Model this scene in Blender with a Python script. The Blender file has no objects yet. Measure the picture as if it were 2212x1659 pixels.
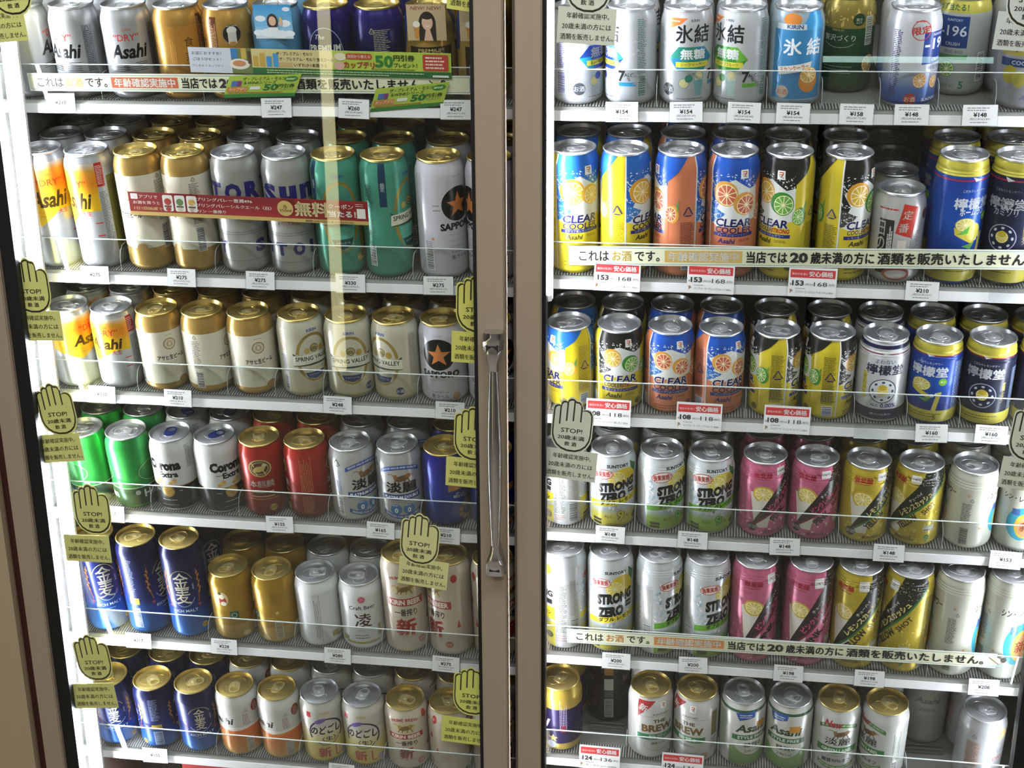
import bpy, bmesh, math, random
from mathutils import Vector, Matrix
from mathutils.geometry import tessellate_polygon
random.seed(7)
SC = bpy.context.scene
COL = SC.collection
S = 0.001                      # all scene numbers are millimetres
ZF = 1050.0                    # height of the fit's origin above the shop floor
W, H = 2212.0, 1659.0
# ------------------------------------------------------------------ camera
F = 2876.98
CAM = Vector((168.29, -1717.48, 509.23))
RR = Vector((0.98890759, 0.14843558, -0.00535335))
RD = Vector((0.0419351, -0.31359252, -0.94863121))
RF = Vector((-0.1424894, 0.93788411, -0.31633868))
cd = bpy.data.cameras.new('camera')
cd.sensor_fit = 'HORIZONTAL'; cd.sensor_width = 36.0; cd.lens = F / W * 36.0
cd.clip_start = 0.05; cd.clip_end = 50
cam = bpy.data.objects.new('camera', cd); COL.objects.link(cam)
M = Matrix.Identity(4)
for i in range(3):
    M[i][0] = RR[i]; M[i][1] = -RD[i]; M[i][2] = -RF[i]
M.translation = Vector((CAM.x, CAM.y, CAM.z + ZF)) * S
cam.matrix_world = M
SC.camera = cam
# ------------------------------------------------------------------ world and exposure
wd = bpy.data.worlds.new('world'); SC.world = wd; wd.use_nodes = True
wd.node_tree.nodes['Background'].inputs[0].default_value = (0.9, 0.85, 0.75, 1)
wd.node_tree.nodes['Background'].inputs[1].default_value = 0.12
SC.view_settings.view_transform = 'Standard'; SC.view_settings.look = 'None'
SC.view_settings.gamma = 1.0; SC.view_settings.use_curve_mapping = False
SC.view_settings.exposure = 0.6
SC.cycles.transparent_max_bounces = 24
SC.cycles.max_bounces = 6; SC.cycles.diffuse_bounces = 2; SC.cycles.glossy_bounces = 3
SC.cycles.caustics_reflective = False; SC.cycles.caustics_refractive = False
SC.cycles.sample_clamp_indirect = 6.0
LED_STRENGTH = 80.0
CEIL_STRENGTH = 14.0
STREAK_STRENGTH = 3.6
# ------------------------------------------------------------------ projection helpers
def project(p):
    d = Vector(p) - CAM
    return (W / 2 + F * d.dot(RR) / d.dot(RF), H / 2 + F * d.dot(RD) / d.dot(RF))
def on_y(u, v, y):
    d = RR * ((u - W / 2) / F) + RD * ((v - H / 2) / F) + RF
    return CAM + d * ((y - CAM.y) / d.y)
# ------------------------------------------------------------------ materials
def lin(h):
    if not isinstance(h, str): return tuple(h[:3])
    h = h.lstrip('#'); o = []
    for i in (0, 2, 4):
        c = int(h[i:i+2], 16) / 255.0
        o.append(c / 12.92 if c <= 0.04045 else ((c + 0.055) / 1.055) ** 2.4)
    return tuple(o)
def mat(name, color, rough=0.5, metal=0.0, noise=None, emit=None, strength=0, coat=0.0, aniso=None):
    m = bpy.data.materials.new(name); m.use_nodes = True
    nt = m.node_tree; b = nt.nodes['Principled BSDF']
    c = lin(color)
    b.inputs['Base Color'].default_value = (*c, 1)
    b.inputs['Roughness'].default_value = rough; b.inputs['Metallic'].default_value = metal
    b.inputs['Coat Weight'].default_value = coat
    if emit:
        b.inputs['Emission Color'].default_value = (*lin(emit), 1); b.inputs['Emission Strength'].default_value = strength
    if noise:                                     # (scale vector, amount)
        tc = nt.nodes.new('ShaderNodeTexCoord'); mp = nt.nodes.new('ShaderNodeMapping')
        nz = nt.nodes.new('ShaderNodeTexNoise'); mx = nt.nodes.new('ShaderNodeMix'); mx.data_type = 'RGBA'
        mp.inputs['Scale'].default_value = noise[0]; nz.inputs['Scale'].default_value = 1.0; nz.inputs['Detail'].default_value = 4
        nt.links.new(tc.outputs['Object'], mp.inputs[0]); nt.links.new(mp.outputs[0], nz.inputs[0])
        mx.inputs[6].default_value = (*[x * (1 - noise[1]) for x in c], 1)
        mx.inputs[7].default_value = (*[min(1, x * (1 + noise[1])) for x in c], 1)
        nt.links.new(nz.outputs[0], mx.inputs[0]); nt.links.new(mx.outputs[2], b.inputs['Base Color'])
    return m
def clear_mat(name, tint, ior=1.45, rough=0.0):
    m = bpy.data.materials.new(name); m.use_nodes = True; nt = m.node_tree; nt.nodes.clear()
    o = nt.nodes.new('ShaderNodeOutputMaterial'); mx = nt.nodes.new('ShaderNodeMixShader')
    t = nt.nodes.new('ShaderNodeBsdfTransparent'); g = nt.nodes.new('ShaderNodeBsdfGlossy'); f = nt.nodes.new('ShaderNodeFresnel')
    t.inputs[0].default_value = (*tint, 1); g.inputs['Roughness'].default_value = rough; f.inputs[0].default_value = ior
    g.inputs[0].default_value = (1, 1, 1, 1)
    ge = nt.nodes.new('ShaderNodeNewGeometry'); mr = nt.nodes.new('ShaderNodeMapRange')      # same reflectance at both faces of the pane
    mr.inputs['To Min'].default_value = ior; mr.inputs['To Max'].default_value = 1.0 / ior
    nt.links.new(ge.outputs['Backfacing'], mr.inputs['Value']); nt.links.new(mr.outputs[0], f.inputs[0])
    nt.links.new(f.outputs[0], mx.inputs[0]); nt.links.new(t.outputs[0], mx.inputs[1]); nt.links.new(g.outputs[0], mx.inputs[2])
    nt.links.new(mx.outputs[0], o.inputs[0])
    return m
def ink_mat(name, rough, coat=0.0):
    m = bpy.data.materials.new(name); m.use_nodes = True; nt = m.node_tree; b = nt.nodes['Principled BSDF']
    a = nt.nodes.new('ShaderNodeAttribute'); a.attribute_name = 'ink'
    nt.links.new(a.outputs['Color'], b.inputs['Base Color']); mu = nt.nodes.new('ShaderNodeMath'); mu.operation = 'MULTIPLY'; mu.inputs[1].default_value = 0.6
    nt.links.new(a.outputs['Alpha'], mu.inputs[0]); nt.links.new(mu.outputs[0], b.inputs['Metallic'])
    b.inputs['Roughness'].default_value = rough; b.inputs['Coat Weight'].default_value = coat; b.inputs['Coat Roughness'].default_value = 0.1; b.inputs['Specular IOR Level'].default_value = 0.32
    return m
MAT = dict(
    can=ink_mat('printed_can', 0.27, 0.0), card=ink_mat('printed_card', 0.55),
    lid_silver=mat('lid_silver', '#dcdee1', 0.33, 0.86), lid_gold=mat('lid_gold', '#dcc478', 0.33, 0.86),
    tab_silver=mat('tab_silver', '#f4f4f6', 0.3, 0.7), tab_gold=mat('tab_gold', '#f0dc98', 0.3, 0.7),
    tab_blue=mat('tab_blue', '#2a3f86', 0.3, 0.6),
    frame=mat('champagne_frame', '#ab9a84', 0.42, 0.3, noise=((90, 90, 2), 0.06)),
    panel=mat('tan_panel', '#ac9a7c', 0.6, 0.1, noise=((3, 3, 3), 0.04)),
    gasket=mat('black_gasket', '#0b0b0b', 0.55), redgap=mat('dark_red_seal', '#3a120c', 0.6),
    chrome=mat('chrome', '#c9c9cc', 0.12, 1.0),
    white=mat('white_strip', '#eeeeee', 0.4, noise=((8, 8, 8), 0.03)), board=mat('grey_board', '#84847e', 0.55, noise=((20, 20, 20), 0.06)),
    ridge=mat('ridge', '#b9b9b3', 0.5), groove=mat('mat_base', '#3f3f3c', 0.7),
    liner=mat('cabinet_liner', '#3c362f', 0.7, noise=((5, 5, 5), 0.08)), side=mat('white_liner', '#a9a8a2', 0.5, noise=((5, 5, 5), 0.04)),
    glass=clear_mat('door_glass', (0.965, 0.98, 0.97)), acrylic=clear_mat('clear_acrylic', (0.955, 0.965, 0.965)),
    edge=mat('acrylic_edge_glint', '#dfe8e6', 0.25), led=mat('led_tube', '#ffffff', 0.5, emit='#eef2ff', strength=LED_STRENGTH),  # edge: pale colour stands in for highlights on clear acrylic
    led_soft=mat('led_tube_soft', '#ffffff', 0.5, emit='#eef2ff', strength=LED_STRENGTH * 0.45),
    ceil_lamp=mat('ceiling_lamp', '#ffffff', 0.5, emit='#f6f9ff', strength=CEIL_STRENGTH),
    streak=mat('yellow_lamp', '#ffffff', 0.5, emit='#f6ecb0', strength=STREAK_STRENGTH),
    streak2=mat('cool_lamp', '#ffffff', 0.5, emit='#cffff4', strength=STREAK_STRENGTH),
    floor=mat('shop_floor', '#8f8675', 0.35, noise=((2, 2, 2), 0.06)), wall=mat('shop_wall', '#8f8878', 0.7, noise=((1, 1, 1), 0.05)),
    ceiling=mat('shop_ceiling', '#d8d4ca', 0.8, noise=((1, 1, 1), 0.03)), dark=mat('dark_metal', '#2a2826', 0.5, 0.3),
    wire=mat('wire_rack', '#8c8c86', 0.35, 0.8),
)
# ------------------------------------------------------------------ object helpers
def tag(o, label, cat, group=None):
    o['label'] = label; o['category'] = cat
    if group: o['group'] = group
    return o
def empty(name, loc=(0, 0, 0), parent=None):
    o = bpy.data.objects.new(name, None); COL.objects.link(o); o.empty_display_size = 0.02
    o.location = (loc[0] * S, loc[1] * S, loc[2] * S)
    if parent: o.parent = parent
    return o
def link(name, me, m, parent=None):
    if m and not me.materials: me.materials.append(m)
    o = bpy.data.objects.new(name, me); COL.objects.link(o)
    if parent: o.parent = parent
    return o
class MB:
    def __init__(s): s.v = []; s.f = []; s.sm = []
    def box(s, x0, x1, y0, y1, z0, z1):
        n = len(s.v)
        s.v += [(x, y, z) for x in (x0, x1) for y in (y0, y1) for z in (z0, z1)]
        s.f += [tuple(n + i for i in q) for q in ((0, 1, 3, 2), (4, 6, 7, 5), (0, 4, 5, 1), (2, 3, 7, 6), (0, 2, 6, 4), (1, 5, 7, 3))]
        return s
    def prism(s, prof, x0, x1):                    # profile in (y,z), swept along x
        n = len(s.v); k = len(prof)
        s.v += [(x0, y, z) for y, z in prof] + [(x1, y, z) for y, z in prof]
        s.f += [tuple(range(n, n + k)), tuple(range(n + 2 * k - 1, n + k - 1, -1))]
        s.f += [(n + i, n + k + i, n + k + (i + 1) % k, n + (i + 1) % k) for i in range(k)]
        return s
    def plate(s, prof, y0, y1):                    # profile in (x,z), swept along y
        n = len(s.v); k = len(prof)
        s.v += [(x, y0, z) for x, z in prof] + [(x, y1, z) for x, z in prof]
        s.f += [tuple(range(n, n + k)), tuple(range(n + 2 * k - 1, n + k - 1, -1))]
        s.f += [(n + i, n + k + i, n + k + (i + 1) % k, n + (i + 1) % k) for i in range(k)]
        return s
    def tube(s, pts, r, n=8):
        rings = []
        P = [Vector(p) for p in pts]
        for i, p in enumerate(P):
            d = (P[min(i + 1, len(P) - 1)] - P[max(i - 1, 0)]).normalized()
            a = d.orthogonal().normalized() if i == 0 else (a0 - d * a0.dot(d)).normalized()
            a0 = a; b = d.cross(a); rr = r[i] if isinstance(r, (list, tuple)) else r
            rings.append(len(s.v))
            s.v += [tuple(p + (a * math.cos(6.28318 * k / n) + b * math.sin(6.28318 * k / n)) * rr) for k in range(n)]
        for q, w in zip(rings, rings[1:]):
            s.f += [(q + k, q + (k + 1) % n, w + (k + 1) % n, w + k) for k in range(n)]
        s.f += [tuple(range(rings[0] + n - 1, rings[0] - 1, -1)), tuple(range(rings[-1], rings[-1] + n))]
        return s
    def lathe(s, prof, n=48, cap0=False, cap1=False):
        base = len(s.v)
        for r, z in prof: s.v += [(r * math.sin(6.2831853 * k / n), -r * math.cos(6.2831853 * k / n), z) for k in range(n)]
        for i in range(len(prof) - 1):
            a, b = base + i * n, base + (i + 1) * n
            s.f += [(a + k, a + (k + 1) % n, b + (k + 1) % n, b + k) for k in range(n)]
        if cap0: s.f.append(tuple(range(base + n - 1, base - 1, -1)))
        if cap1: s.f.append(tuple(range(base + (len(prof) - 1) * n, base + len(prof) * n)))
        return s
    def mesh(s, name, m=None, smooth=False, bevel=0):
        me = bpy.data.meshes.new(name)
        me.from_pydata([(x * S, y * S, z * S) for x, y, z in s.v], [], s.f)
        bm = bmesh.new(); bm.from_mesh(me); bmesh.ops.recalc_face_normals(bm, faces=bm.faces)
        if bevel: bmesh.ops.bevel(bm, geom=bm.edges[:], offset=bevel * S, segments=2, affect='EDGES', clamp_overlap=True)
        bm.to_mesh(me); bm.free()
        if smooth:
            for p in me.polygons: p.use_smooth = True
            me.set_sharp_from_angle(angle=math.radians(35))
        if m: me.materials.append(m)
        return me
    def build(s, name, m, parent=None, smooth=False, bevel=0): return link(name, s.mesh(name, m, smooth, bevel), m, parent)
# ------------------------------------------------------------------ printed art (flat polygons, later wrapped or laid flat)
_tc = {}
def text_tris(body, bold, sp):
    k = (body, bold, sp)
    if k in _tc: return _tc[k]
    c = bpy.data.curves.new('t', 'FONT'); c.body = body; c.size = 1; c.resolution_u = 2; c.fill_mode = 'FRONT'; c.offset = bold
    c.align_x = 'CENTER'; c.space_character = sp; c.space_line = 0.85
    o = bpy.data.objects.new('t', c); COL.objects.link(o); bpy.context.view_layer.update()
    dg = bpy.context.evaluated_depsgraph_get(); e = o.evaluated_get(dg); me = e.to_mesh()
    me.calc_loop_triangles()
    v = [(p.co.x, p.co.y) for p in me.vertices]
    t = [tuple(v[i] for i in q.vertices) for q in me.loop_triangles]
    e.to_mesh_clear(); bpy.data.objects.remove(o); bpy.data.curves.remove(c)
    if v:
        bb = (min(p[0] for p in v), max(p[0] for p in v), min(p[1] for p in v), max(p[1] for p in v))
    else: bb = (0, 1, 0, 1)
    _tc[k] = (t, bb)
    return _tc[k]
class Art:
    def __init__(s): s.L = []; s.o = 0.0
    def add(s, polys, c, m=0.0, grad=False):
        if isinstance(c, str): c = lin(c)
        s.L.append(([[(x + s.o, y) for x, y in p] for p in polys], c, m, grad))
    def poly(s, pts, c, m=0.0, grad=False):
        tr = tessellate_polygon([[Vector((x, y, 0)) for x, y in pts]])
        s.add([[pts[i] for i in t] for t in tr], c, m, grad)
    def rect(s, x0, x1, y0, y1, c, m=0.0): s.add([[(x0, y0), (x1, y0), (x1, y1), (x0, y1)]], c, m)
    def grad(s, x0, x1, y0, y1, stops, m=0.0):       # stops: (t fraction, colour), bottom to top
        st = [(a, lin(b)) for a, b in stops]
        def fn(x, y):
            f = (y - y0) / (y1 - y0)
            for (a, ca), (b, cb) in zip(st, st[1:]):
                if f <= b or b == st[-1][0]:
                    k = max(0, min(1, (f - a) / (b - a + 1e-9))); return tuple(p + (q - p) * k for p, q in zip(ca, cb))
        n = max(2, int((y1 - y0) / 5))
        s.L.append(([[(x0 + s.o, y0 + (y1 - y0) * i / n), (x1 + s.o, y0 + (y1 - y0) * i / n), (x1 + s.o, y0 + (y1 - y0) * (i + 1) / n), (x0 + s.o, y0 + (y1 - y0) * (i + 1) / n)] for i in range(n)], fn, m, True))
    def ell(s, x, y, rx, ry, c, m=0.0, rot=0, n=28):
        ca, sa = math.cos(math.radians(rot)), math.sin(math.radians(rot))
        p = [(rx * math.cos(6.28318 * k / n), ry * math.sin(6.28318 * k / n)) for k in range(n)]
        p = [(x + a * ca - b * sa, y + a * sa + b * ca) for a, b in p]
        s.add([[(x, y), p[i], p[(i + 1) % n]] for i in range(n)], c, m)
    def ring(s, x, y, rx, ry, w, c, m=0.0, a0=0, a1=360, n=32):
        q = []
        for i in range(n):
            a, b = [math.radians(a0 + (a1 - a0) * (i + d) / n) for d in (0, 1)]
            q.append([(x + rx * math.cos(a), y + ry * math.sin(a)), (x + (rx + w) * math.cos(a), y + (ry + w) * math.sin(a)),
                      (x + (rx + w) * math.cos(b), y + (ry + w) * math.sin(b)), (x + rx * math.cos(b), y + ry * math.sin(b))])
        s.add(q, c, m)
    def line(s, pts, w, c, m=0.0):
        q = []
        for (x0, y0), (x1, y1) in zip(pts, pts[1:]):
            d = math.hypot(x1 - x0, y1 - y0) or 1; nx, ny = -(y1 - y0) / d * w / 2, (x1 - x0) / d * w / 2
            q.append([(x0 + nx, y0 + ny), (x0 - nx, y0 - ny), (x1 - nx, y1 - ny), (x1 + nx, y1 + ny)])
        s.add(q, c, m)
    def text(s, t, x, y, h, c, w=None, bold=0.0, rot=0, shear=0.0, arc=0, m=0.0, sp=1.0, slope=0.0):
        wide = any(ord(q) > 0x2e80 for q in t)            # dense characters are thickened by overprinting, not by offsetting
        tr, (x0, x1, y0, y1) = text_tris(t, 0.0 if wide else bold, sp)
        ky = h / max(1e-6, (y1 - y0)); kx = (w / max(1e-6, x1 - x0)) if w else ky
        cx, cy = (x0 + x1) / 2, (y0 + y1) / 2
        ca, sa = math.cos(math.radians(rot)), math.sin(math.radians(rot))
        def f(p):
            a, b = (p[0] - cx) * kx, (p[1] - cy) * ky
            a += b * shear
            if arc:
                th = a / arc; a, b = (arc + b) * math.sin(th), (arc + b) * math.cos(th) - arc
            b += a * slope
            return (x + a * ca - b * sa, y + a * sa + b * ca)
        if wide and bold > 0.008:
            d = min(bold, .05) * .9; sh = ((-d, -d * .6), (d, -d * .6), (0, d)) if bold > .022 else ((-d, -d * .4), (d, d * .4))
            s.add([[f((p[0] + a, p[1] + b)) for p in q] for a, b in sh for q in tr], c, m)
        else: s.add([[f(p) for p in q] for q in tr], c, m)
    def fine(s, x0, x1, y0, y1, c, n=None, h=0.9, vert=False, m=0.0):   # print too small to read
        rnd = random.Random(int(x0 * 7 + y0 * 13 + x1)); q = []
        if vert: a0, a1, b0, b1 = y0, y1, x0, x1
        else: a0, a1, b0, b1 = x0, x1, y0, y1
        n = n or max(1, int((b1 - b0) / 2.2))
        for i in range(n):
            yy = b1 - (i + 0.5) * (b1 - b0) / n; xx = a0; end = a1 - (a1 - a0) * 0.3 * rnd.random()
            while xx < end - 0.5:
                l = min(end - xx, rnd.uniform(1.5, 6)); r = [(xx, yy - h / 2), (xx + l, yy - h / 2), (xx + l, yy + h / 2), (xx, yy + h / 2)]
                q.append([(b, a) for a, b in r] if vert else r); xx += l + 0.7
        s.add(q, c, m)
    def bar(s, x0, x1, y0, y1, c='#20242c', bg='#f2f2f0', vert=False):
        s.rect(x0, x1, y0, y1, bg); rnd = random.Random(3); q = []; a, e = (x0 + 1, x1 - 1) if vert else (y0 + 1, y1 - 1)
        while a < e:
            l = rnd.choice((0.5, 0.9, 1.3))
            q.append([(a, y0 + 1), (a + l, y0 + 1), (a + l, y1 - 1), (a, y1 - 1)] if vert else [(x0 + 1, a), (x1 - 1, a), (x1 - 1, a + l), (x0 + 1, a + l)]); a += l + rnd.choice((0.6, 1.0))
        s.add(q, c)
    def citrus(s, x, y, r, rind, flesh, pith='#fff3c8', ry=None, rot=0, nseg=10):
        ry = ry or r
        s.ell(x, y, r, ry, rind, rot=rot); s.ell(x, y, r * 0.91, ry * 0.91, pith, rot=rot)
        ca, sa = math.cos(math.radians(rot)), math.sin(math.radians(rot)); q = []
        for k in range(nseg):
            a, b = 6.28318 * (k + 0.07) / nseg, 6.28318 * (k + 0.93) / nseg; mdl = (a + b) / 2
            p = [(0.1 * math.cos(mdl), 0.1 * math.sin(mdl)), (0.83 * math.cos(a), 0.83 * math.sin(a)), (0.86 * math.cos(mdl), 0.86 * math.sin(mdl)), (0.83 * math.cos(b), 0.83 * math.sin(b))]
            p = [(x + (px * r) * ca - (py * ry) * sa, y + (px * r) * sa + (py * ry) * ca) for px, py in p]
            q.append(p)
        s.add(q, flesh)
    def star(s, x, y, r, c, rot=0, m=0.0):
        p = [((r if k % 2 == 0 else r * 0.4) * math.sin(6.28318 * k / 10 + math.radians(rot)), (r if k % 2 == 0 else r * 0.4) * math.cos(6.28318 * k / 10 + math.radians(rot))) for k in range(10)]
        s.add([[(x, y), (x + p[i][0], y + p[i][1]), (x + p[(i + 1) % 10][0], y + p[(i + 1) % 10][1])] for i in range(10)], c, m)
    def rrect(s, x0, x1, y0, y1, r, c, m=0.0):
        p = []
        for cx, cy, a in ((x1 - r, y1 - r, 0), (x0 + r, y1 - r, 90), (x0 + r, y0 + r, 180), (x1 - r, y0 + r, 270)):
            p += [(cx + r * math.cos(math.radians(a + k * 30)), cy + r * math.sin(math.radians(a + k * 30))) for k in range(4)]
        s.poly(p, c, m)
    def specks(s, x0, x1, y0, y1, n, c, r=0.7, seed=1):
        rnd = random.Random(seed); q = []
        for _ in range(n):
            x, y, a = rnd.uniform(x0, x1), rnd.uniform(y0, y1), rnd.uniform(0, 6.28); k = r * rnd.uniform(0.4, 1.6)
            q.append([(x + k * math.cos(a + d) * e, y + k * math.sin(a + d) * e) for d, e in ((0, 1.8), (1.6, .6), (3.1, 1), (4.7, .6))])
        s.add(q, c)
    def sake(s, x, y, r, bg, fg, m=0.0):
        s.ell(x, y, r, r, bg, m); s.text('お酒', x, y, r * 0.85, fg, bold=0.01)
    def recycle(s, x, y, r, c):
        p = [(x + r * math.sin(a), y + r * math.cos(a)) for a in (0.25, 2.1, 4.2)]
        s.line([(x, y + r), (x + r * .9, y - r * .6)], r * .22, c); s.line([(x + r * .6, y - r * .75), (x - r * .6, y - r * .75)], r * .22, c); s.line([(x - r * .9, y - r * .6), (x - r * .1, y + r * .9)], r * .22, c)
        s.text('アルミ', x, y - r * .2, r * .45, c, w=r * 1.2)
def clip(poly, ax, val, keep_less):
    out = []; n = len(poly)
    for i in range(n):
        a, b = poly[i], poly[(i + 1) % n]
        da, db = a[ax] - val, b[ax] - val
        if keep_less: da, db = -da, -db
        if da >= 0: out.append(a)
        if (da > 0 and db < 0) or (da < 0 and db > 0):
            k = da / (da - db); out.append((a[0] + (b[0] - a[0]) * k, a[1] + (b[1] - a[1]) * k))
    return out
def slices(polys, ax, cuts):
    out = []
    for p in polys:
        lo, hi = min(q[ax] for q in p), max(q[ax] for q in p)
        cs = [c for c in cuts if lo + 1e-6 < c < hi - 1e-6]
        rest = p
        for c in cs:
            a = clip(rest, ax, c, True); rest = clip(rest, ax, c, False)
            if len(a) > 2: out.append(a)
            if len(rest) < 3: break
        if len(rest) > 2: out.append(rest)
    return out
# ------------------------------------------------------------------ cans
R0 = 33.0
NSEG = 72
STEP = 2 * math.pi * R0 / NSEG
def profile(h, ribs=False):
    p = [(23.5, 1.6), (24.6, 0.0), (26.0, 0.3), (29.5, 3.2), (32.0, 6.8), (33.0, 10.5)]
    if ribs:
        p += [(33.0, h - 25)]
        for k in range(3):
            z = h - 24 + k * 3.6; p += [(33.0 - k * .7, z), (32.2 - k * .7, z + 1.1), (32.2 - k * .7, z + 2.4), (32.5 - k * .7, z + 3.2)]
        p += [(30.4, h - 10), (28.6, h - 5.6), (28.0, h - 3.6)]
    else: p += [(33.0, h - 22), (32.5, h - 18), (31.4, h - 13.5), (29.9, h - 9.2), (28.6, h - 5.8), (28.0, h - 3.6)]
    return p
def can_mesh(name, h, base, metal, art, ribs=False):
    prof = profile(h, ribs); n = NSEG
    ts = [z for _, z in prof[1:]]
    def rad(t):
        for (r0, z0), (r1, z1) in zip(prof[1:], prof[2:]):
            if t <= z1: return r0 + (r1 - r0) * (t - z0) / (z1 - z0 + 1e-9), (z1 - z0), -(r1 - r0)
        return prof[-1][0], 1, 0
    verts = []; faces = []; nor = []; cols = []
    bc = (*(lin(base)), metal)
    for i, (r, z) in enumerate(prof):
        a, b = prof[max(i - 1, 0)], prof[min(i + 1, len(prof) - 1)]
        nr, nz = (b[1] - a[1]), -(b[0] - a[0]); l = math.hypot(nr, nz) or 1
        for k in range(n):
            an = 2 * math.pi * k / n
            verts.append((r * math.sin(an), -r * math.cos(an), z)); nor.append((math.sin(an) * nr / l, -math.cos(an) * nr / l, nz / l))
    for i in range(len(prof) - 1):
        a, b = i * n, (i + 1) * n
        for k in range(n): faces.append((a + k, a + (k + 1) % n, b + (k + 1) % n, b + k)); cols += [bc] * 4
    faces.append(tuple(range(n - 1, -1, -1))); cols += [bc] * n
    sc = [k * STEP for k in range(-NSEG, NSEG + 1)]
    for li, (polys, c, m, grad) in enumerate(art.L):
        off = 0.007 * (li + 1)
        polys = [[(x, min(max(y, 0.5), h - 3.7)) for x, y in p] for p in polys]
        polys = slices(slices(polys, 0, sc), 1, ts)
        for p in polys:
            ar = sum(p[i][0] * p[(i + 1) % len(p)][1] - p[(i + 1) % len(p)][0] * p[i][1] for i in range(len(p)))
            if abs(ar) < 1e-4: continue
            if ar < 0: p = p[::-1]
            f0 = len(verts)
            for x, y in p:
                r, nr, nz = rad(y); r += off
                k = math.floor(x / STEP + 1e-9); fr = x / STEP - k
                a0, a1 = 2 * math.pi * k / n, 2 * math.pi * (k + 1) / n
                verts.append((r * (math.sin(a0) * (1 - fr) + math.sin(a1) * fr), -r * (math.cos(a0) * (1 - fr) + math.cos(a1) * fr), y))
                an = x / R0; l = math.hypot(nr, nz)
                nor.append((math.sin(an) * nr / l, -math.cos(an) * nr / l, nz / l))
                cols.append((*(c(x, y) if callable(c) else c), m))
            faces.append(tuple(range(f0, len(verts))))
    me = bpy.data.meshes.new(name)
    me.from_pydata([(x * S, y * S, z * S) for x, y, z in verts], [], faces)
    at = me.color_attributes.new('ink', 'FLOAT_COLOR', 'CORNER')
    at.data.foreach_set('color', [x for c in cols for x in c])
    for p in me.polygons: p.use_smooth = True
    me.normals_split_custom_set_from_vertices(nor)
    me.materials.append(MAT['can'])
    return me
def flat_mesh(name, art, thick=0.4, base=None, m=None):
    """art laid on a card in the local x/z plane, printed on the -y side; base = outline of the card"""
    verts = []; faces = []; cols = []
    if base:
        pts, bc = base; bc = (*lin(bc), 0.0); k = len(pts)
        ar = sum(pts[i][0] * pts[(i + 1) % k][1] - pts[(i + 1) % k][0] * pts[i][1] for i in range(k))
        if ar < 0: pts = pts[::-1]
        verts += [(x, 0, z) for x, z in pts] + [(x, thick, z) for x, z in pts]
        tr = tessellate_polygon([[Vector((x, z, 0)) for x, z in pts]])
        def orient(t):
            (a, b), (c, d), (e, f) = [pts[i] for i in t]
            return t if (c - a) * (f - b) - (e - a) * (d - b) > 0 else t[::-1]
        for t in tr:
            t = orient(tuple(t)); faces += [t, tuple(i + k for i in t[::-1])]
        faces += [(i, i + k, (i + 1) % k + k, (i + 1) % k) for i in range(k)]
        cols += [bc] * sum(len(f) for f in faces)
    for li, (polys, c, mm, grad) in enumerate(art.L):
        y = -0.04 * (li + 1)
        for p in polys:
            ar = sum(p[i][0] * p[(i + 1) % len(p)][1] - p[(i + 1) % len(p)][0] * p[i][1] for i in range(len(p)))
            if abs(ar) < 1e-5: continue
            if ar < 0: p = p[::-1]
            f0 = len(verts); verts += [(a, y, b) for a, b in p]
            cols += [(*(c(a, b) if callable(c) else c), mm) for a, b in p]
            faces.append(tuple(range(f0, len(verts))))
    me = bpy.data.meshes.new(name); me.from_pydata([(x * S, y * S, z * S) for x, y, z in verts], [], faces)
    at = me.color_attributes.new('ink', 'FLOAT_COLOR', 'CORNER'); at.data.foreach_set('color', [x for c in cols for x in c])
    me.materials.append(m or MAT['card'])
    return me
def box_pts(w, h): return [(-w / 2, -h / 2), (w / 2, -h / 2), (w / 2, h / 2), (-w / 2, h / 2)]
# ------------------------------------------------------------------ the shop around the cooler
def z_(z): return z + ZF
def struct(name, mb, m, parent=None, **k):
    o = mb.build(name, m, parent, **k)
    if not parent: o['kind'] = 'structure'
    return o
struct('floor', MB().box(-3200, 3200, -3800, 1000, -30, 0), MAT['floor'])
struct('ceiling', MB().box(-3200, 3200, -3800, 1000, 2700, 2730), MAT['ceiling'])
struct('wall_front', MB().box(-3200, 3200, -3830, -3800, 0, 2700), MAT['wall'])
struct('wall_left', MB().box(-3230, -3200, -3800, 1000, 0, 2700), MAT['wall'])
struct('wall_right', MB().box(3200, 3230, -3800, 1000, 0, 2700), MAT['wall'])
struct('wall_back', MB().box(-3200, 3200, 1000, 1030, 0, 2700), MAT['wall'])
for i, (x, y) in enumerate(((-900, -1000), (700, -1000), (-900, -2500), (700, -2500))):
    t = empty('ceiling_lamp', (x, y, 2700)); tag(t, 'long white fluorescent ceiling lamp ' + ('above the handle door', 'above the handleless door', 'by the yellow light column', 'by the cool strip lamp')[i], 'lamp', 'ceiling lamps of the shop')
    MB().box(-620, 620, -150, 150, -30, 0).build('housing', MAT['white'], t)
    MB().box(-600, 600, -130, 130, -36, -30).build('diffuser', MAT['ceil_lamp'], t)
GLASS = -55.0                   # plane of the door panes
def mirror_at(u, v, y):         # where a reflection seen at (u, v) in the pane comes from, on the plane y behind the camera
    g = on_y(u, v, GLASS); d = g - CAM
    return g + Vector((d.x, -d.y, d.z)) * ((GLASS - y) / d.y)
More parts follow.
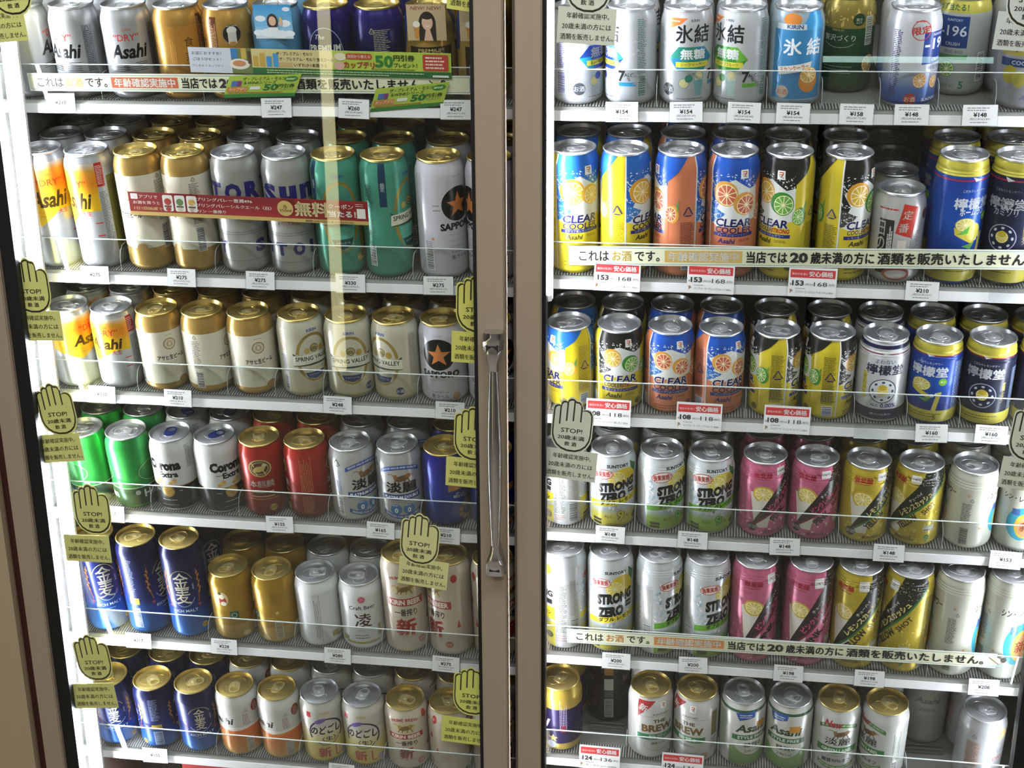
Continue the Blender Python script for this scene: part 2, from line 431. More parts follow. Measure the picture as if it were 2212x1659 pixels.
# lit displays across the aisle, the ones mirrored in the panes
a, b = mirror_at(688, 0, -2700), mirror_at(745, 800, -2700)
t = empty('light_column', ((a.x + b.x) / 2, -2700, 0)); tag(t, 'tall warm-yellow light column across the aisle, mirrored in the glass', 'lamp')
MB().box(-60, 60, -40, 40, 0, 40).build('foot', MAT['dark'], t)
zb = max(60, b.z + ZF)
MB().box(-20, 20, -12, 12, 40, 2100).build('back_channel', MAT['dark'], t).location.y = -0.025
MB().box(-19, 19, -9, 9, zb, 2080).build('diffuser', MAT['streak'], t)
for (u0, u1, v, hh) in ((1778, 2145, 128, 9),):
    a, b = mirror_at(u0, v, -2900), mirror_at(u1, v + 2, -2900)
    t = empty('shelf_lamp', ((a.x + b.x) / 2, -2900, 0)); tag(t, 'thin cool-white strip lamp across the aisle, mirrored in the glass', 'lamp')
    L = abs(a.x - b.x) / 2; zc = (a.z + b.z) / 2 + ZF
    MB().box(-L, L, -hh, hh, zc - hh, zc + hh).build('diffuser', MAT['streak2'], t)
    for sx in (-L + 12, L - 12): MB().box(sx - 10, sx + 10, -40, -20, 0, zc + 20).box(sx - 40, sx + 40, -60, 40, 0, 15).build('leg', MAT['dark'], t)
# ------------------------------------------------------------------ cooler cabinet
cool = empty('beverage_cooler', (0, 0, 0)); tag(cool, 'tan two-door beverage cooler with dark interior and lit shelves', 'cooler')
ZB, ZT = 90.0, z_(760)
MB().box(-830, 680, 470, 490, ZB, ZT).build('back_panel', MAT['liner'], cool)
MB().box(-812, -795, -42, 470, ZB, ZT).build('side_panel', MAT['side'], cool)
MB().box(650, 666, -42, 470, ZB, ZT).build('side_panel', MAT['side'], cool)
MB().box(-830, 680, -42, 490, ZT, ZT + 40).build('top_panel', MAT['side'], cool)
MB().box(-830, 680, -42, 490, 0, ZB - 1).build('base_panel', MAT['dark'], cool)
MB().box(-84, -68, -40, 460, ZB, ZT).build('centre_post', MAT['liner'], cool)
MB().box(-1500, -834, -72, -40, 0, ZT + 200).build('front_panel', MAT['panel'], cool)
MB().box(-834, -818.5, -58, -44, 0, ZT + 1).build('seal_strip', MAT['redgap'], cool)
MB().box(692, 1500, -72, -40, 0, ZT + 200).build('front_panel', MAT['panel'], cool)
MB().box(-834, 692, -72, -43, ZT + 2, ZT + 200).build('header_panel', MAT['panel'], cool)
# ------------------------------------------------------------------ doors
def door(x0, x1, wl, wr, gl, gr, label):
    t = empty('glass_door', ((x0 + x1) / 2, -60, ZB)); tag(t, label, 'door'); cx = (x0 + x1) / 2
    h = ZT - ZB; a, b = x0 - cx, x1 - cx
    def bx(*q): return MB().box(q[0], q[1], q[2] + 60, q[3] + 60, q[4], q[5])
    bx(a, a + wl, -72, -46, 0, h).build('stile', MAT['frame'], t, bevel=1.5)
    bx(b - wr, b, -72, -46, 0, h).build('stile', MAT['frame'], t, bevel=1.5)
    bx(a + wl, b - wr, -72, -46, 0, 60).build('rail', MAT['frame'], t, bevel=1.5)
    bx(a + wl, b - wr, -72, -46, h - 60, h).build('rail', MAT['frame'], t, bevel=1.5)
    g = bx(a + wl, a + wl + gl, -64, -44, 60, h - 60); bx2 = g.box(b - wr - gr, b - wr, -4, 16, 60, h - 60)
    bx2.build('gasket', MAT['gasket'], t)
    bx(a + wl, b - wr, -57, -53, 60, h - 60).build('glass_pane', MAT['glass'], t)
    return t, cx
dl, cxl = door(-817, -91, 31, 36, 20, 6, 'glass door with a long chrome pull handle')
dr, cxr = door(-76, 690, 33, 40, 5, 40, 'glass door hinged on the far side, no handle on its near frame')
# handle of the first door
zt_, zb_ = on_y(1066, 722, -95).z, on_y(1066, 1246, -95).z
hx = on_y(1066, 980, -95).x
hd = empty('handle', (hx - cxl, 0, 0), dl); hd['label'] = 'long chrome pull handle'
def zl(z): return z_(z) - ZB
def mount(z0, z1, top):
    mb = MB(); n = 10; rings = []
    zz = [z0 + (z1 - z0) * k / n for k in range(n + 1)]
    for k, z in enumerate(zz):
        f = k / n if top else 1 - k / n
        wdt = 6.5 + 7.0 * min(1, max(0, (f - 0.15) / 0.5)); d = 22 + 6 * math.sin(f * math.pi)
        rings.append(len(mb.v))
        for a_ in range(12):
            an = a_ * 6.28318 / 12; ex = 0.55
            mb.v.append((wdt * math.copysign(abs(math.cos(an)) ** ex, math.cos(an)), -12 - d / 2 + d / 2 * math.copysign(abs(math.sin(an)) ** ex, math.sin(an)), z))
    for q, w in zip(rings, rings[1:]): mb.f += [(q + k, q + (k + 1) % 12, w + (k + 1) % 12, w + k) for k in range(12)]
    mb.f += [tuple(range(rings[0], rings[0] + 12)), tuple(range(rings[-1], rings[-1] + 12))]
    return mb
mount(zl(zt_) - 52, zl(zt_), True).build('mount', MAT['chrome'], hd, smooth=True)
mount(zl(zb_), zl(zb_) + 44, False).build('mount', MAT['chrome'], hd, smooth=True)
MB().box(-9, 9, -39, -36.5, zl(zt_) - 26, zl(zt_) - 14).build('inset', MAT['dark'], hd, bevel=1)
MB().box(-8, 8, -38, -35.5, zl(zb_) + 8, zl(zb_) + 18).build('inset', MAT['dark'], hd, bevel=1)
mb = MB(); n = 16; rr_ = []
for k in range(n + 1):
    f = k / n; rr_.append(5.5 + 4.5 * math.sin(f * math.pi))
mb.tube([(1.5 * math.sin(k / n * 3.14), -28 - 7 * math.sin(k / n * math.pi), zl(zb_) + 36 + (zl(zt_) - zl(zb_) - 80) * k / n) for k in range(n + 1)], rr_, 14)
mb.build('grip', MAT['chrome'], hd, smooth=True)
# ------------------------------------------------------------------ strip lamps inside
def led(x0, x1, y, z0, z1, label, m='led'):
    t = empty('led_strip_lamp', ((x0 + x1) / 2, y, z0)); tag(t, label, 'lamp'); w = (x1 - x0) / 2
    MB().tube([(0, 0, 6), (0, 0, z1 - z0 - 6)], w * 0.8, 12).build('tube', MAT[m], t, smooth=True)
    for z in (0, z1 - z0 - 8): MB().tube([(0, 0, z), (0, 0, z + 8)], w, 12).build('end_cap', MAT['white'], t, smooth=True)
    MB().box(-w, w, w + 0.5, w + 6, 0, z1 - z0).build('base_channel', MAT['white'], t)
led(-764, -746, -38, ZB + 10, ZT - 10, 'bright white strip lamp upright beside the cooler side wall')
lx = on_y(1183, 100, -36).x
led(lx - 7, lx + 7, -36, z_(60), ZT - 10, 'bright white strip lamp upright behind the frame between the doors')
led(-64, -50, -36, ZB + 10, z_(50), 'added unseen strip lamp low behind the frame between the doors', 'led_soft')  # added lamp, hidden by the frame, brightens the lower lanes beside it
led(622, 638, -38, ZB + 10, ZT - 10, 'bright white strip lamp upright at the hinge side of the door without handle', 'led_soft')
# ------------------------------------------------------------------ shelves
TILT = math.radians(10.338); TS, TC = math.sin(TILT), math.cos(TILT)
Y0, H0, STRIP = 36.2, 4.6, 13.0
ZS = dict(L1=302.8, L2=66.4, L3=-111.7, L4=-300.4, L5=-511.4, L6=-715.8, L7=-925., R1=301.9, R2=80.1, R3=-111.2, R4=-288.5, R5=-486.1, R6=-660.7, R7=-880.)
BAY = dict(L=(-793., -86.), R=(-66., 648.))
AX = Vector((0, -TS, TC)); BX = Vector((0, TC, TS))
def on_guard(n, u, v, t):                    # point seen at (u, v) on the plane of a shelf's leaning front guard, t along the shelf
    d = RR * ((u - W / 2) / F) + RD * ((v - H / 2) / F) + RF
    o = Vector((0, 0, ZS[n] + H0)) + BX * t
    return CAM + d * ((o - CAM).dot(BX) / d.dot(BX))
def on_shelf(n, x, t, h=0.0): return Vector((x, 0, ZS[n] + H0)) + BX * t + AX * h
DIV = dict(L1=(2, 4, 6, 8), L2=(2, 4, 6, 8), L3=(2, 4, 5, 6, 8), L4=(2, 4, 6, 8), L5=(3, 5, 7, 8), L6=(3, 5, 7, 9), R1=(2, 4, 5, 6, 7, 8), R2=(2, 4, 6, 7, 8), R3=(2, 4, 6, 7, 8), R4=(2, 4, 6, 8), R5=(2, 4, 6, 8), R6=(2, 4, 6, 8), L7=(), R7=())
RIMS = dict(L1=[42, 152, 265, 378, 486, 594, 702, 823, 925, 1030], L2=[85, 185, 293, 393, 502, 615, 718, 823.5, 948, 1055], L3=[144, 239, 338.5, 435, 534, 644, 749, 849, 954, 1055],
    L4=[178, 270, 366, 462, 559, 658, 754, 857.7, 960, 1060], L5=[203, 290, 386, 495, 587, 684, 775, 864, 966, 1058], L6=[233, 330, 420, 506, 593, 693, 782, 875, 968, 1060],
    R1=[1249, 1362, 1486, 1606, 1730, 1845, 1994, 2105, 2219], R2=[1240, 1351, 1472, 1588, 1707, 1837, 1947, 2085.5, 2206], R3=[1232, 1336, 1449, 1557.5, 1680, 1799, 1916, 2029, 2149, 2262],
    R4=[1221, 1321, 1430, 1537, 1654, 1766, 1878, 1992, 2109.5, 2222], R5=[1219, 1317, 1429, 1530, 1632, 1756, 1863, 1971, 2076.5, 2191], R6=[1213, 1314, 1409, 1505.6, 1607, 1709, 1813, 1914, 2018, 2125])
TALL = {'L2': range(10), 'R2': (0, 1, 2, 3, 4, 5, 7, 8), 'R5': range(10), 'L5': (0, 1, 2, 7, 8, 9)}
def can_h(n, i): return 168.0 if i in TALL.get(n, ()) else 122.0
LANE = {}
for n, us in RIMS.items():
    xs = []
    for i, u in enumerate(us):
        X = 0.0
        for _ in range(4):
            a = project(on_shelf(n, X, Y0, can_h(n, i)))[0]; b = project(on_shelf(n, X + 1, Y0, can_h(n, i)))[0]; X += (u - a) / (b - a)
        xs.append(X)
    for _ in range(60):
        for i in range(len(xs) - 1):
            g = 67.6 - (xs[i + 1] - xs[i])
            if g > 0: xs[i] -= g / 2; xs[i + 1] += g / 2
    LANE[n] = xs
ORD = ('', 'top', 'second', 'third', 'fourth', 'fifth', 'sixth', 'lowest')
DOORN = dict(L='door with handle', R='door without handle')
ridge_me = {}
for bay, (x0, x1) in BAY.items():
    mb = MB(); x = x0 + 4
    while x < x1 - 4:
        c0, c1 = Vector((0, 0, 0)) + BX * 7, BX * 30
        mb.prism([(c0.y, c0.z - 1.2), (c1.y, c1.z - 1.2), (c1.y, c1.z), (c0.y, c0.z)], x, x + 1.9); x += 3.9
    ridge_me[bay] = mb.mesh('ridges', MAT['ridge'])
for n, z in ZS.items():
    bay = n[0]; x0, x1 = BAY[bay]
    t = empty('shelf', (0, 0, z_(z)))
    tag(t, f'sloping grey shelf with white front strip, {ORD[int(n[1])]} shelf behind the {DOORN[bay]}', 'shelf')
    p = lambda tt, hh: ((BX * tt + AX * hh).y, (BX * tt + AX * hh).z + H0)
    MB().prism([(0.5, -0.6), (0.5, 0.5), p(3.5, -1.2), p(440, -1.2), p(440, -9), p(6, -9)], x0, x1).build('board', MAT['board'], t)
    MB().prism([(-1.5, 0), (0.4, 0), (0.4, -STRIP), (-1.5, -STRIP)], x0, x1).build('front_strip', MAT['white'], t, bevel=0.5)
    a, b = p(31, -1.1), p(436, -1.1)
    r = link('ridge_mat', ridge_me[bay], None, t); r['kind'] = 'stuff'; r.location.z = H0 * S
    MB().prism([p(6, -1.15), p(31, -1.15), p(31, -1.05), p(6, -1.05)], x0 + 3, x1 - 3).build('mat_base', MAT['groove'], t)
    if n[1] == '7': continue
    g = MB().prism([p(.4, 0), p(1.9, 0), p(1.9, 48), p(.4, 48)], x0 + 2, x1 - 2).build('guard', MAT['acrylic'], t)
    MB().prism([p(.3, 48), p(2.0, 48), p(2.0, 48.9), p(.3, 48.9)], x0 + 2, x1 - 2).build('guard_edge_glint', MAT['edge'], g)  # pale strip painted as the bright highlight along the guard's top
    if n == 'R6':                                    # slotted back stops seen in the two lanes that have run empty
        for k, tt in ((1, 57), (8, 63)):
            L = LANE[n]
            for q in range(3): MB().prism([p(tt + q * 4, 1 + q * 4), p(tt + q * 4 + 2, 1 + q * 4), p(tt + q * 4 + 2, 3 + q * 4), p(tt + q * 4, 3 + q * 4)], L[k] - 27, L[k] + 27).build('back_stop', MAT['wire'], t)
    for k in DIV[n]:
        L = LANE[n]; xd = (L[k - 1] + L[k]) / 2
        pr = [p(4, -.9), p(4, 10), p(6, 20), p(10, 28), p(18, 33), p(420, 33), p(420, -.9)]
        d = MB().prism(pr, xd - 0.3, xd + 0.3).build('divider', MAT['acrylic'], t)
        MB().tube([(xd, *p(4, 0)), (xd, *p(4, 10)), (xd, *p(6, 20)), (xd, *p(10, 28)), (xd, *p(18, 33)), (xd, *p(30, 33))], 0.35, 6).build('divider_edge_glint', MAT['edge'], d, smooth=True)  # whitish tube drawn as the highlight on the clear divider's front edge
# ------------------------------------------------------------------ lids and tabs (shared meshes)
def lid_mesh(m):
    mb = MB(); prof = [(27.8, -4.6), (28.6, -3.4), (29.7, -2.0), (29.8, -0.9), (29.2, -0.1), (28.4, -0.2), (27.9, -1.2), (27.2, -5.4), (26.4, -6.4), (25.6, -6.2), (25.0, -4.6), (24.2, -4.3), (12, -4.2), (0.5, -4.2)]
    mb.lathe(prof, 48, cap1=True)
    def loop(cx, cy, rx, ry, r, z, n=22): 
        pts = [(cx + rx * math.cos(6.28318 * k / n), cy + ry * math.sin(6.28318 * k / n), z) for k in range(n + 1)]
        mb.tube(pts, r, 5)
    loop(0, -11.5, 9.5, 7.0, 0.6, -4.0); loop(0, 5.0, 11.5, 14.5, 0.5, -4.05)
    return mb.mesh('lid', m, smooth=True)
def tab_mesh(m):
    mb = MB(); n = 28
    def ring(cx, cy, rx, ry, e):
        o = []
        for k in range(n):
            a = 6.28318 * k / n; c, s_ = math.cos(a), math.sin(a)
            o.append((cx + rx * math.copysign(abs(c) ** e, c), cy + ry * math.copysign(abs(s_) ** e, s_)))
        return o
    out = ring(0, 3.5, 7.6, 11.5, 0.72); hole = ring(0, 8.6, 5.2, 4.4, 0.8)
    # tab plate: a frame round the finger hole, plus a nose over the rivet
    def band(A, B, z0, z1):
        q = len(mb.v)
        for z in (z0, z1): mb.v += [(x, y, z) for x, y in A] + [(x, y, z) for x, y in B]
        for k in range(n):
            j = (k + 1) % n
            mb.f += [(q + 2 * n + k, q + 2 * n + j, q + 3 * n + j, q + 3 * n + k), (q + k, q + n + k, q + n + j, q + j),
                     (q + k, q + j, q + 2 * n + j, q + 2 * n + k), (q + n + k, q + 3 * n + k, q + 3 * n + j, q + n + j)]
    band(out, hole, -3.7, -2.9)
    mb.lathe([(2.6, -4.2), (2.6, -2.6), (1.9, -2.2)], 14, cap1=True)
    return mb.mesh('tab', m, smooth=True)
LID = {k: lid_mesh(MAT['lid_' + k]) for k in ('silver', 'gold')}
TAB = {k: tab_mesh(MAT['tab_' + k]) for k in ('silver', 'gold')}
TAB['blue'] = tab_mesh(MAT['tab_blue'])
# ------------------------------------------------------------------ can designs: art(A, H) draws on the unrolled can, s in mm round it, t in mm up it
def info(A, s, H, c, w=13, lo=.3, hi=.78, bars=True, barc='#20242c', bg=None):
    if bg: A.rect(s - w / 2 - 1, s + w / 2 + 1, H * (lo - .2), H * hi + 2, bg)
    A.fine(s - w / 2, s + w / 2, H * lo, H * hi, c)
    if bars: A.bar(s - w / 2, s + w / 2, H * (lo - .19), H * lo - 2, barc)
def wordmark(A, s, t, h, c, w=None):           # slanted thick lettering
    A.text('Asahi', s, t, h, c, w=w or h * 2.7, bold=0.035, shear=0.22)
def dry(A, H):
    for A.o in (0, 104):
        A.text('SUPER', 2, .76 * H, 3.2, '#c0392f', w=14); A.text('“DRY”', 0, .68 * H, 9, '#c4352d', w=34, bold=0.015)
        wordmark(A, 2, .53 * H, 19, '#141416', 48)
        for k in range(5): A.rect(-24 if k > 1 else 8, 24, .40 * H - k * 2.6, .40 * H - k * 2.6 + .9, '#3a3b40')
        A.text('生', -4, .36 * H, 8, '#2a2a2c', bold=.01)
        A.fine(-12, 12, .08 * H, .16 * H, '#8a8a90')
        A.rect(32, 46, .25 * H, .8 * H, '#8e9094', .6); A.fine(33, 45, .3 * H, .74 * H, '#2c2d31'); A.recycle(39, .76 * H, 4, '#3a3b40')
    A.o = 0
def dry_orange(A, H):
    A.grad(-62, 34, .52 * H, .92 * H, ((0, '#f3c326'), (.3, '#f4bf2c'), (.6, '#f08c1e'), (.85, '#e9a83c'), (1, '#d9d4c6')), .25)
    A.poly([(-62, .52 * H), (-20, .38 * H), (10, .52 * H)], '#f0c430', .25)
    A.text('SUPER', -2, .82 * H, 3, '#b5442c', w=13); A.text('“DRY”', 0, .755 * H, 9.5, '#c23f25', w=37, bold=.01)
    wordmark(A, -3, .61 * H, H * .14, '#3c2a10', 50)
    A.text('大生', 13, .50 * H, 7, '#c8372e', bold=.02); A.text('スーパードライ', -12, .50 * H, 2.6, '#c8372e', w=18); A.text('ミルジョッキ生', -12, .465 * H, 2.6, '#3c4a54', w=18)
    A.line([(-20, .36 * H), (20, .39 * H)], .5, '#a9abb0'); A.line([(-20, .34 * H), (20, .37 * H)], .5, '#a9abb0')
    A.rect(34, 45, .72 * H, .92 * H, '#b0322a'); A.fine(35, 44, .74 * H, .90 * H, '#f0d8d0'); A.fine(35, 47, .25 * H, .68 * H, '#55565a')
    A.rect(23, 33, .41 * H, .42 * H, '#c2362e'); A.rect(23, 33, .30 * H, .31 * H, '#c2362e'); A.rect(48, 66, .15 * H, .8 * H, '#8c8233', .5)
    A.fine(49, 65, .2 * H, .75 * H, '#3c3a26')
def goldcream(A, H):
    lo, hi = (.21 * H, .84 * H) if H > 150 else (.12 * H, .79 * H)
    A.rect(-103.6, 103.6, lo, hi, '#e7e0c9'); A.rect(-103.6, 103.6, hi - .8, hi, '#b98f45', .8)
    for A.o in (0, 104):
        y = hi - .17 * H
        A.text('SINCE 1892', 0, hi - .055 * H, 1.8, '#8c8168', w=11, arc=30)
        A.ell(0, y, 9, 9, '#9c7c50'); A.ell(0, y, 7.6, 7.6, '#ddd3b8'); A.ell(0, y, 4.4, 4.4, '#b9a27c'); A.ell(0, y, 2.2, 3, '#e2d9bf')
        for k in range(10): A.line([(6 * math.cos(k * .628), y + 6 * math.sin(k * .628)), (7.4 * math.cos(k * .628), y + 7.4 * math.sin(k * .628))], .7, '#a5865c')
        A.text('アサヒ生ビール', 0, hi - .34 * H, 7.4, '#181a22', w=40, bold=.035)
        A.text('マルエフ', 0, hi - .41 * H, 4, '#b6a47c', w=16)
        A.fine(-13, 13, lo + .08 * H, hi - .45 * H, '#b3a88c', h=.6)
        A.ell(14, lo, 8, 7, '#c7a063', .7); A.ring(14, lo, 5.6, 4.6, .4, '#9a7237'); A.text('お酒', 14, lo, 3.6, '#9a7237')
        A.recycle(51, hi - 6, 3.4, '#4b4a44'); A.fine(44, 58, lo + .22 * H, hi - 11, '#57564e'); A.bar(45, 57, lo - 4, lo + .18 * H, '#38404e', '#d8d4c6')
    A.o = 0
def wide_letters(A, H):
    for i, ch in enumerate('SunTORY'):
        A.text(ch, -84 + i * 28, .71 * H, 27 if ch not in 'un' else 22, '#20246a', w=23, bold=.06)
        A.text(ch, -103.6 + (161.6 + i * 25) % 207.2, .235 * H, 19 if ch not in 'un' else 16, '#2c3070', w=17, bold=.06)
    for y in (.555, .535, .37, .35, .12): A.rect(-103.6, 103.6, y * H, y * H + .9, '#85868a', .6)
    for s in (-20, 84): A.fine(s - 8, s + 8, .40 * H, .53 * H, '#45464c'); A.bar(s - 6, s + 6, .12 * H, .3 * H, '#45464c', '#c4c4c2')
    A.text('トリプル生', -60, .46 * H, 6, '#b23a34', w=30, bold=.02)
def ribbon_art(A, H, ring, rib, ribtxt, bot, bottxt, body2):
    c = .52 * H; k = H / 122
    A.ring(0, c, 22, 33 * k, 4.6, ring, .6, 10, 170); A.ring(0, c, 22, 33 * k, 4.6, ring, .6, 190, 350)
    A.text('BREWED WITH CHARACTER', 0, c + 35 * k, 2.3, '#5d4a1c', arc=22, w=30)
    A.ell(1, c + 14 * k, 6.4, 6.4, '#5c5236'); A.ell(1, c + 14 * k, 5.4, 5.4, '#b6a671', .4); A.line([(-3.5, c + 13 * k), (0, c + 15 * k), (5, c + 13 * k)], 1.2, '#4b4328'); A.line([(-3.5, c + 10.5 * k), (0, c + 12.5 * k), (5, c + 10.5 * k)], 1.2, '#4b4328')
    A.ell(12.5, c + 11 * k, 4.6, 5, '#bd9d45', .5); A.ell(-10, c + 11 * k, 4, 4.6, '#c8ad62', .4)
    A.poly([(-31, c + 8), (-26, c + 5), (26, c + 5), (31, c + 8), (29, c - 2), (31, c - 12), (-31, c - 12), (-29, c - 2)], '#37402f')
    A.poly([(-30, c + 4), (0, c + 6), (30, c + 4), (31, c - 11), (0, c - 9), (-31, c - 11)], rib)
    A.text('SPRING VALLEY', 0, c - 1, 6.8, ribtxt, w=55, bold=.022); A.text('スプリングバレー', 0, c - 7, 2.8, ribtxt, w=28)
    A.poly([(-19, c - 14), (19, c - 14), (15, c - 30 * k), (0, c - 35 * k), (-15, c - 30 * k)], body2)
    A.text('シルクエール', 0, c - 17 * k, 3.6, '#6a6a50', w=26)
    A.poly([(-15, c - 23 * k), (15, c - 23 * k), (11, c - 31 * k), (0, c - 34 * k), (-11, c - 31 * k)], bot); A.text('クラフトビール', 0, c - 27 * k, 2.8, '#e9e6d2', w=20)
    A.text('KIRIN', 0, .86 * H, 4.2, '#2f4c8e', w=15, bold=.03); A.sake(25, .15 * H, 6, bottxt, '#e9e6d8')
def spring_green(A, H):
    ribbon_art(A, H, '#a9954a', '#dcdcc4', '#26302c', '#25504a', '#bfa14a', '#5fb49b')
    A.rect(-44, -34, .62 * H, .97 * H, '#23405e', .3); A.ring(-39, .8 * H, 2, 3, .6, '#c8b060', .5); A.text('限\n定', -39, .78 * H, 11, '#b9c8d8')
    info(A, -60, H, '#123c36', 11, .3, .8, True, '#1d4a44'); A.recycle(-60, .2 * H, 4, '#143c36')
    A.rect(26, 42, .15 * H, .44 * H, '#a58f48', .6); A.fine(27, 41, .17 * H, .42 * H, '#4c3f1a')
def silk(A, H):
    A.grad(-103.6, 103.6, 6, H - 4, ((0, '#c9c19a'), (.45, '#d7d3be'), (1, '#d3cfba')), .35)
    ribbon_art(A, H, '#b39a55', '#dedbc8', '#30332c', '#2c3f73', '#2c3f73', '#cfc9ac')
    A.rect(-50, -40, .2 * H, .88 * H, '#d9d6c6'); A.fine(-50, -40, .6 * H, .86 * H, '#b8892c'); A.fine(-50, -40, .34 * H, .56 * H, '#4d66a0'); A.bar(-50, -41, .08 * H, .3 * H)
    A.fine(42, 56, .2 * H, .85 * H, '#8a8672')
def starcan(A, H):
    k = H / 122
    c = .64 * H
    A.text('SINCE 1876', 0, .87 * H, 1.8, '#8a8590', w=14)
    A.ell(0, c, 24, 24, '#0e1012'); A.star(0, c - 1, 18, '#dc8a4a', m=.2); A.text('SAPPORO', 1, c - 30.5, 10.5, '#121318', w=56, bold=.05)
    A.fine(-15, 15, c - 46 * (k if k > 1 else .9), c - 38, '#b98a7c', n=3 if k > 1 else 1, h=.7)
    A.text('サッポロ生ビール', -1, (.24 if k > 1 else .165) * H, 3, '#26262a', w=25, bold=.02); A.text('黒ラベル', -1, (.195 if k > 1 else .11) * H, 6.2, '#26262a', w=25, bold=.01)
    A.ell(23, .1 * H, 6, 6, '#d5a86c', .3); A.star(-38, .36 * H, 3.5, '#d08a50'); info(A, -44, H, '#77747e', 12, .28, .34, True, '#55545c'); A.fine(-36, -24, .58 * H, .66 * H, '#46454c', n=2)
    info(A, 52, H, '#4a4950', 12, .3, .8); A.text('SAPPORO', 102, c - 30.5, 10.5, '#121318', w=50, bold=.05)
def hein(A, H):
    A.rect(-103.6, 103.6, 8, .30 * H, '#1d4a2a', .3); A.rect(-103.6, 103.6, .305 * H, .315 * H, '#d8e2d4')
    for A.o in (0, 104):
        A.text('Heineken', 4, .21 * H, 13, '#cfd6cc', w=62, bold=.03); A.ell(-36, .24 * H, 4, 4, '#c7cfc4')
        A.poly([(-28, .62 * H), (28, .62 * H), (34, .5 * H), (28, .38 * H), (-28, .38 * H), (-34, .5 * H)], '#2d7c3f', .5); A.ring(0, .5 * H, 30, 17, .7, '#b9d3b4', .4)
        A.star(0, .8 * H, 4, '#c9423a'); A.text('BREWED', 0, .72 * H, 2.4, '#1c5a2e')
    A.o = 0; A.fine(48, 58, .35 * H, .8 * H, '#1d6a35')
def corona(A, H):
    A.rect(-103.6, 103.6, 7, .375 * H, '#1e2024'); A.rect(-103.6, 103.6, .375 * H, .385 * H, '#c9a34a', .6)
    for A.o in (0, 104):
        A.text('Corona', -2, .67 * H, 17, '#101114', w=52, bold=.07); A.text('Extra', 4, .545 * H, 10, '#101114', w=29, bold=.045); A.line([(-20, .555 * H), (-9, .555 * H)], 1, '#16171a')
        for sx in (-12, 10):
            A.ell(sx, .44 * H, 6, 3.4, '#d3b27c'); A.star(sx + 2, .465 * H, 4.5, '#cf9c50'); A.ell(sx - 5, .42 * H, 3, 2.6, '#c79b58')
        A.ell(0, .31 * H, 9.8, 9.8, '#d0a553', .3); A.ring(0, .31 * H, 8.4, 8.4, .5, '#6b4a1c'); A.text('LA\nCERVEZA\nMAS\nFINA', 0, .31 * H, 11, '#7a5418', w=12)
        A.text('SINCE', -19, .31 * H, 2, '#d8d5cc'); A.text('1925', 19, .31 * H, 2, '#d8d5cc'); A.fine(-12, 14, .17 * H, .2 * H, '#c4c2ba', n=1); A.fine(-14, 16, .1 * H, .13 * H, '#8d8c88', n=1)
        A.rect(34, 43, .13 * H, .34 * H, '#4d4e50'); A.fine(34, 44, .6 * H, .9 * H, '#60615f')
    A.o = 0
def redkirin(A, H):
    A.grad(-103.6, 103.6, 6, H - 4, ((0, '#6a1210'), (.3, '#7d1512'), (.7, '#a32a22'), (1, '#a82f26')), .45)
    for A.o in (0, 104):
        A.ell(0, .70 * H, 17, 14.5, '#c8b778', .6); A.ell(0, .70 * H, 15, 12.5, '#52372a'); A.ring(0, .7 * H, 12, 9.5, .8, '#d8c98e', .4)
        A.ell(-1, .69 * H, 9, 4.6, '#c4b06a', .4, rot=15); A.ell(7, .74 * H, 3.5, 3, '#d5c58a', .4); A.line([(-9, .66 * H), (-4, .6 * H)], 1.4, '#c4b06a'); A.line([(4, .68 * H), (8, .61 * H)], 1.4, '#c4b06a'); A.line([(-8, .72 * H), (-12, .78 * H)], 1.4, '#c4b06a')
        A.text('本麒麟', 0, .48 * H, 12, '#efe6d8', w=37, bold=.01)
        A.rect(-17, 17, .36 * H, .375 * H, '#d9c38a', .4); A.rect(-15, 15, .325 * H, .355 * H, '#4b1a14'); A.rect(-17, 17, .30 * H, .312 * H, '#d9c38a', .4); A.rect(-24, 24, .265 * H, .272 * H, '#c9a04e', .4); A.sake(13, .14 * H, 5.6, '#c3a355', '#4d2a18', .4)
    A.o = 0
    for s in (-52, 52):
        A.fine(s - 9, s + 9, .4 * H, .9 * H, '#c98a58', vert=True, h=.7); A.fine(s - 9, s + 9, .1 * H, .35 * H, '#c07a50')
def arcband(A, y, w, c, txt, tc, up=True):
    n = 16; P = []
    k = 1 if up else -1
    for i in range(n + 1):
        x = -w + 2 * w * i / n; P.append((x, y + k * (math.sqrt(max(0, 58 ** 2 - x * x)) - 58)))
    A.poly([(x, yy + 3.6) for x, yy in P] + [(x, yy - 3.6) for x, yy in P[::-1]], c)
    A.text(txt, 0, y, 3.6, tc, w=w * 1.8, bold=.02, arc=58 * k)
def beast(A, x, y, k, c, c2):                      # a running, maned animal emblem
    A.ell(x, y, 11 * k, 4.6 * k, c, rot=12); A.ell(x + 9 * k, y + 3.4 * k, 4.4 * k, 3.6 * k, c2); A.ell(x - 9 * k, y + 2.4 * k, 3 * k, 4 * k, c2)
    for a, b, d in ((-8, -2, -12), (-3, -3, -6), (5, -2, 2), (8, 0, 12)): A.line([(x + a * k, y + b * k), (x + (a + d) / 2 * k, y - 5 * k), (x + d * k, y - 9 * k)], 1.6 * k, c)
    A.line([(x + 12 * k, y + 5 * k), (x + 17 * k, y + 3 * k)], 1.5 * k, c2); A.line([(x - 11 * k, y + 4 * k), (x - 16 * k, y + 7 * k), (x - 20 * k, y + 5 * k)], 1.4 * k, c2)
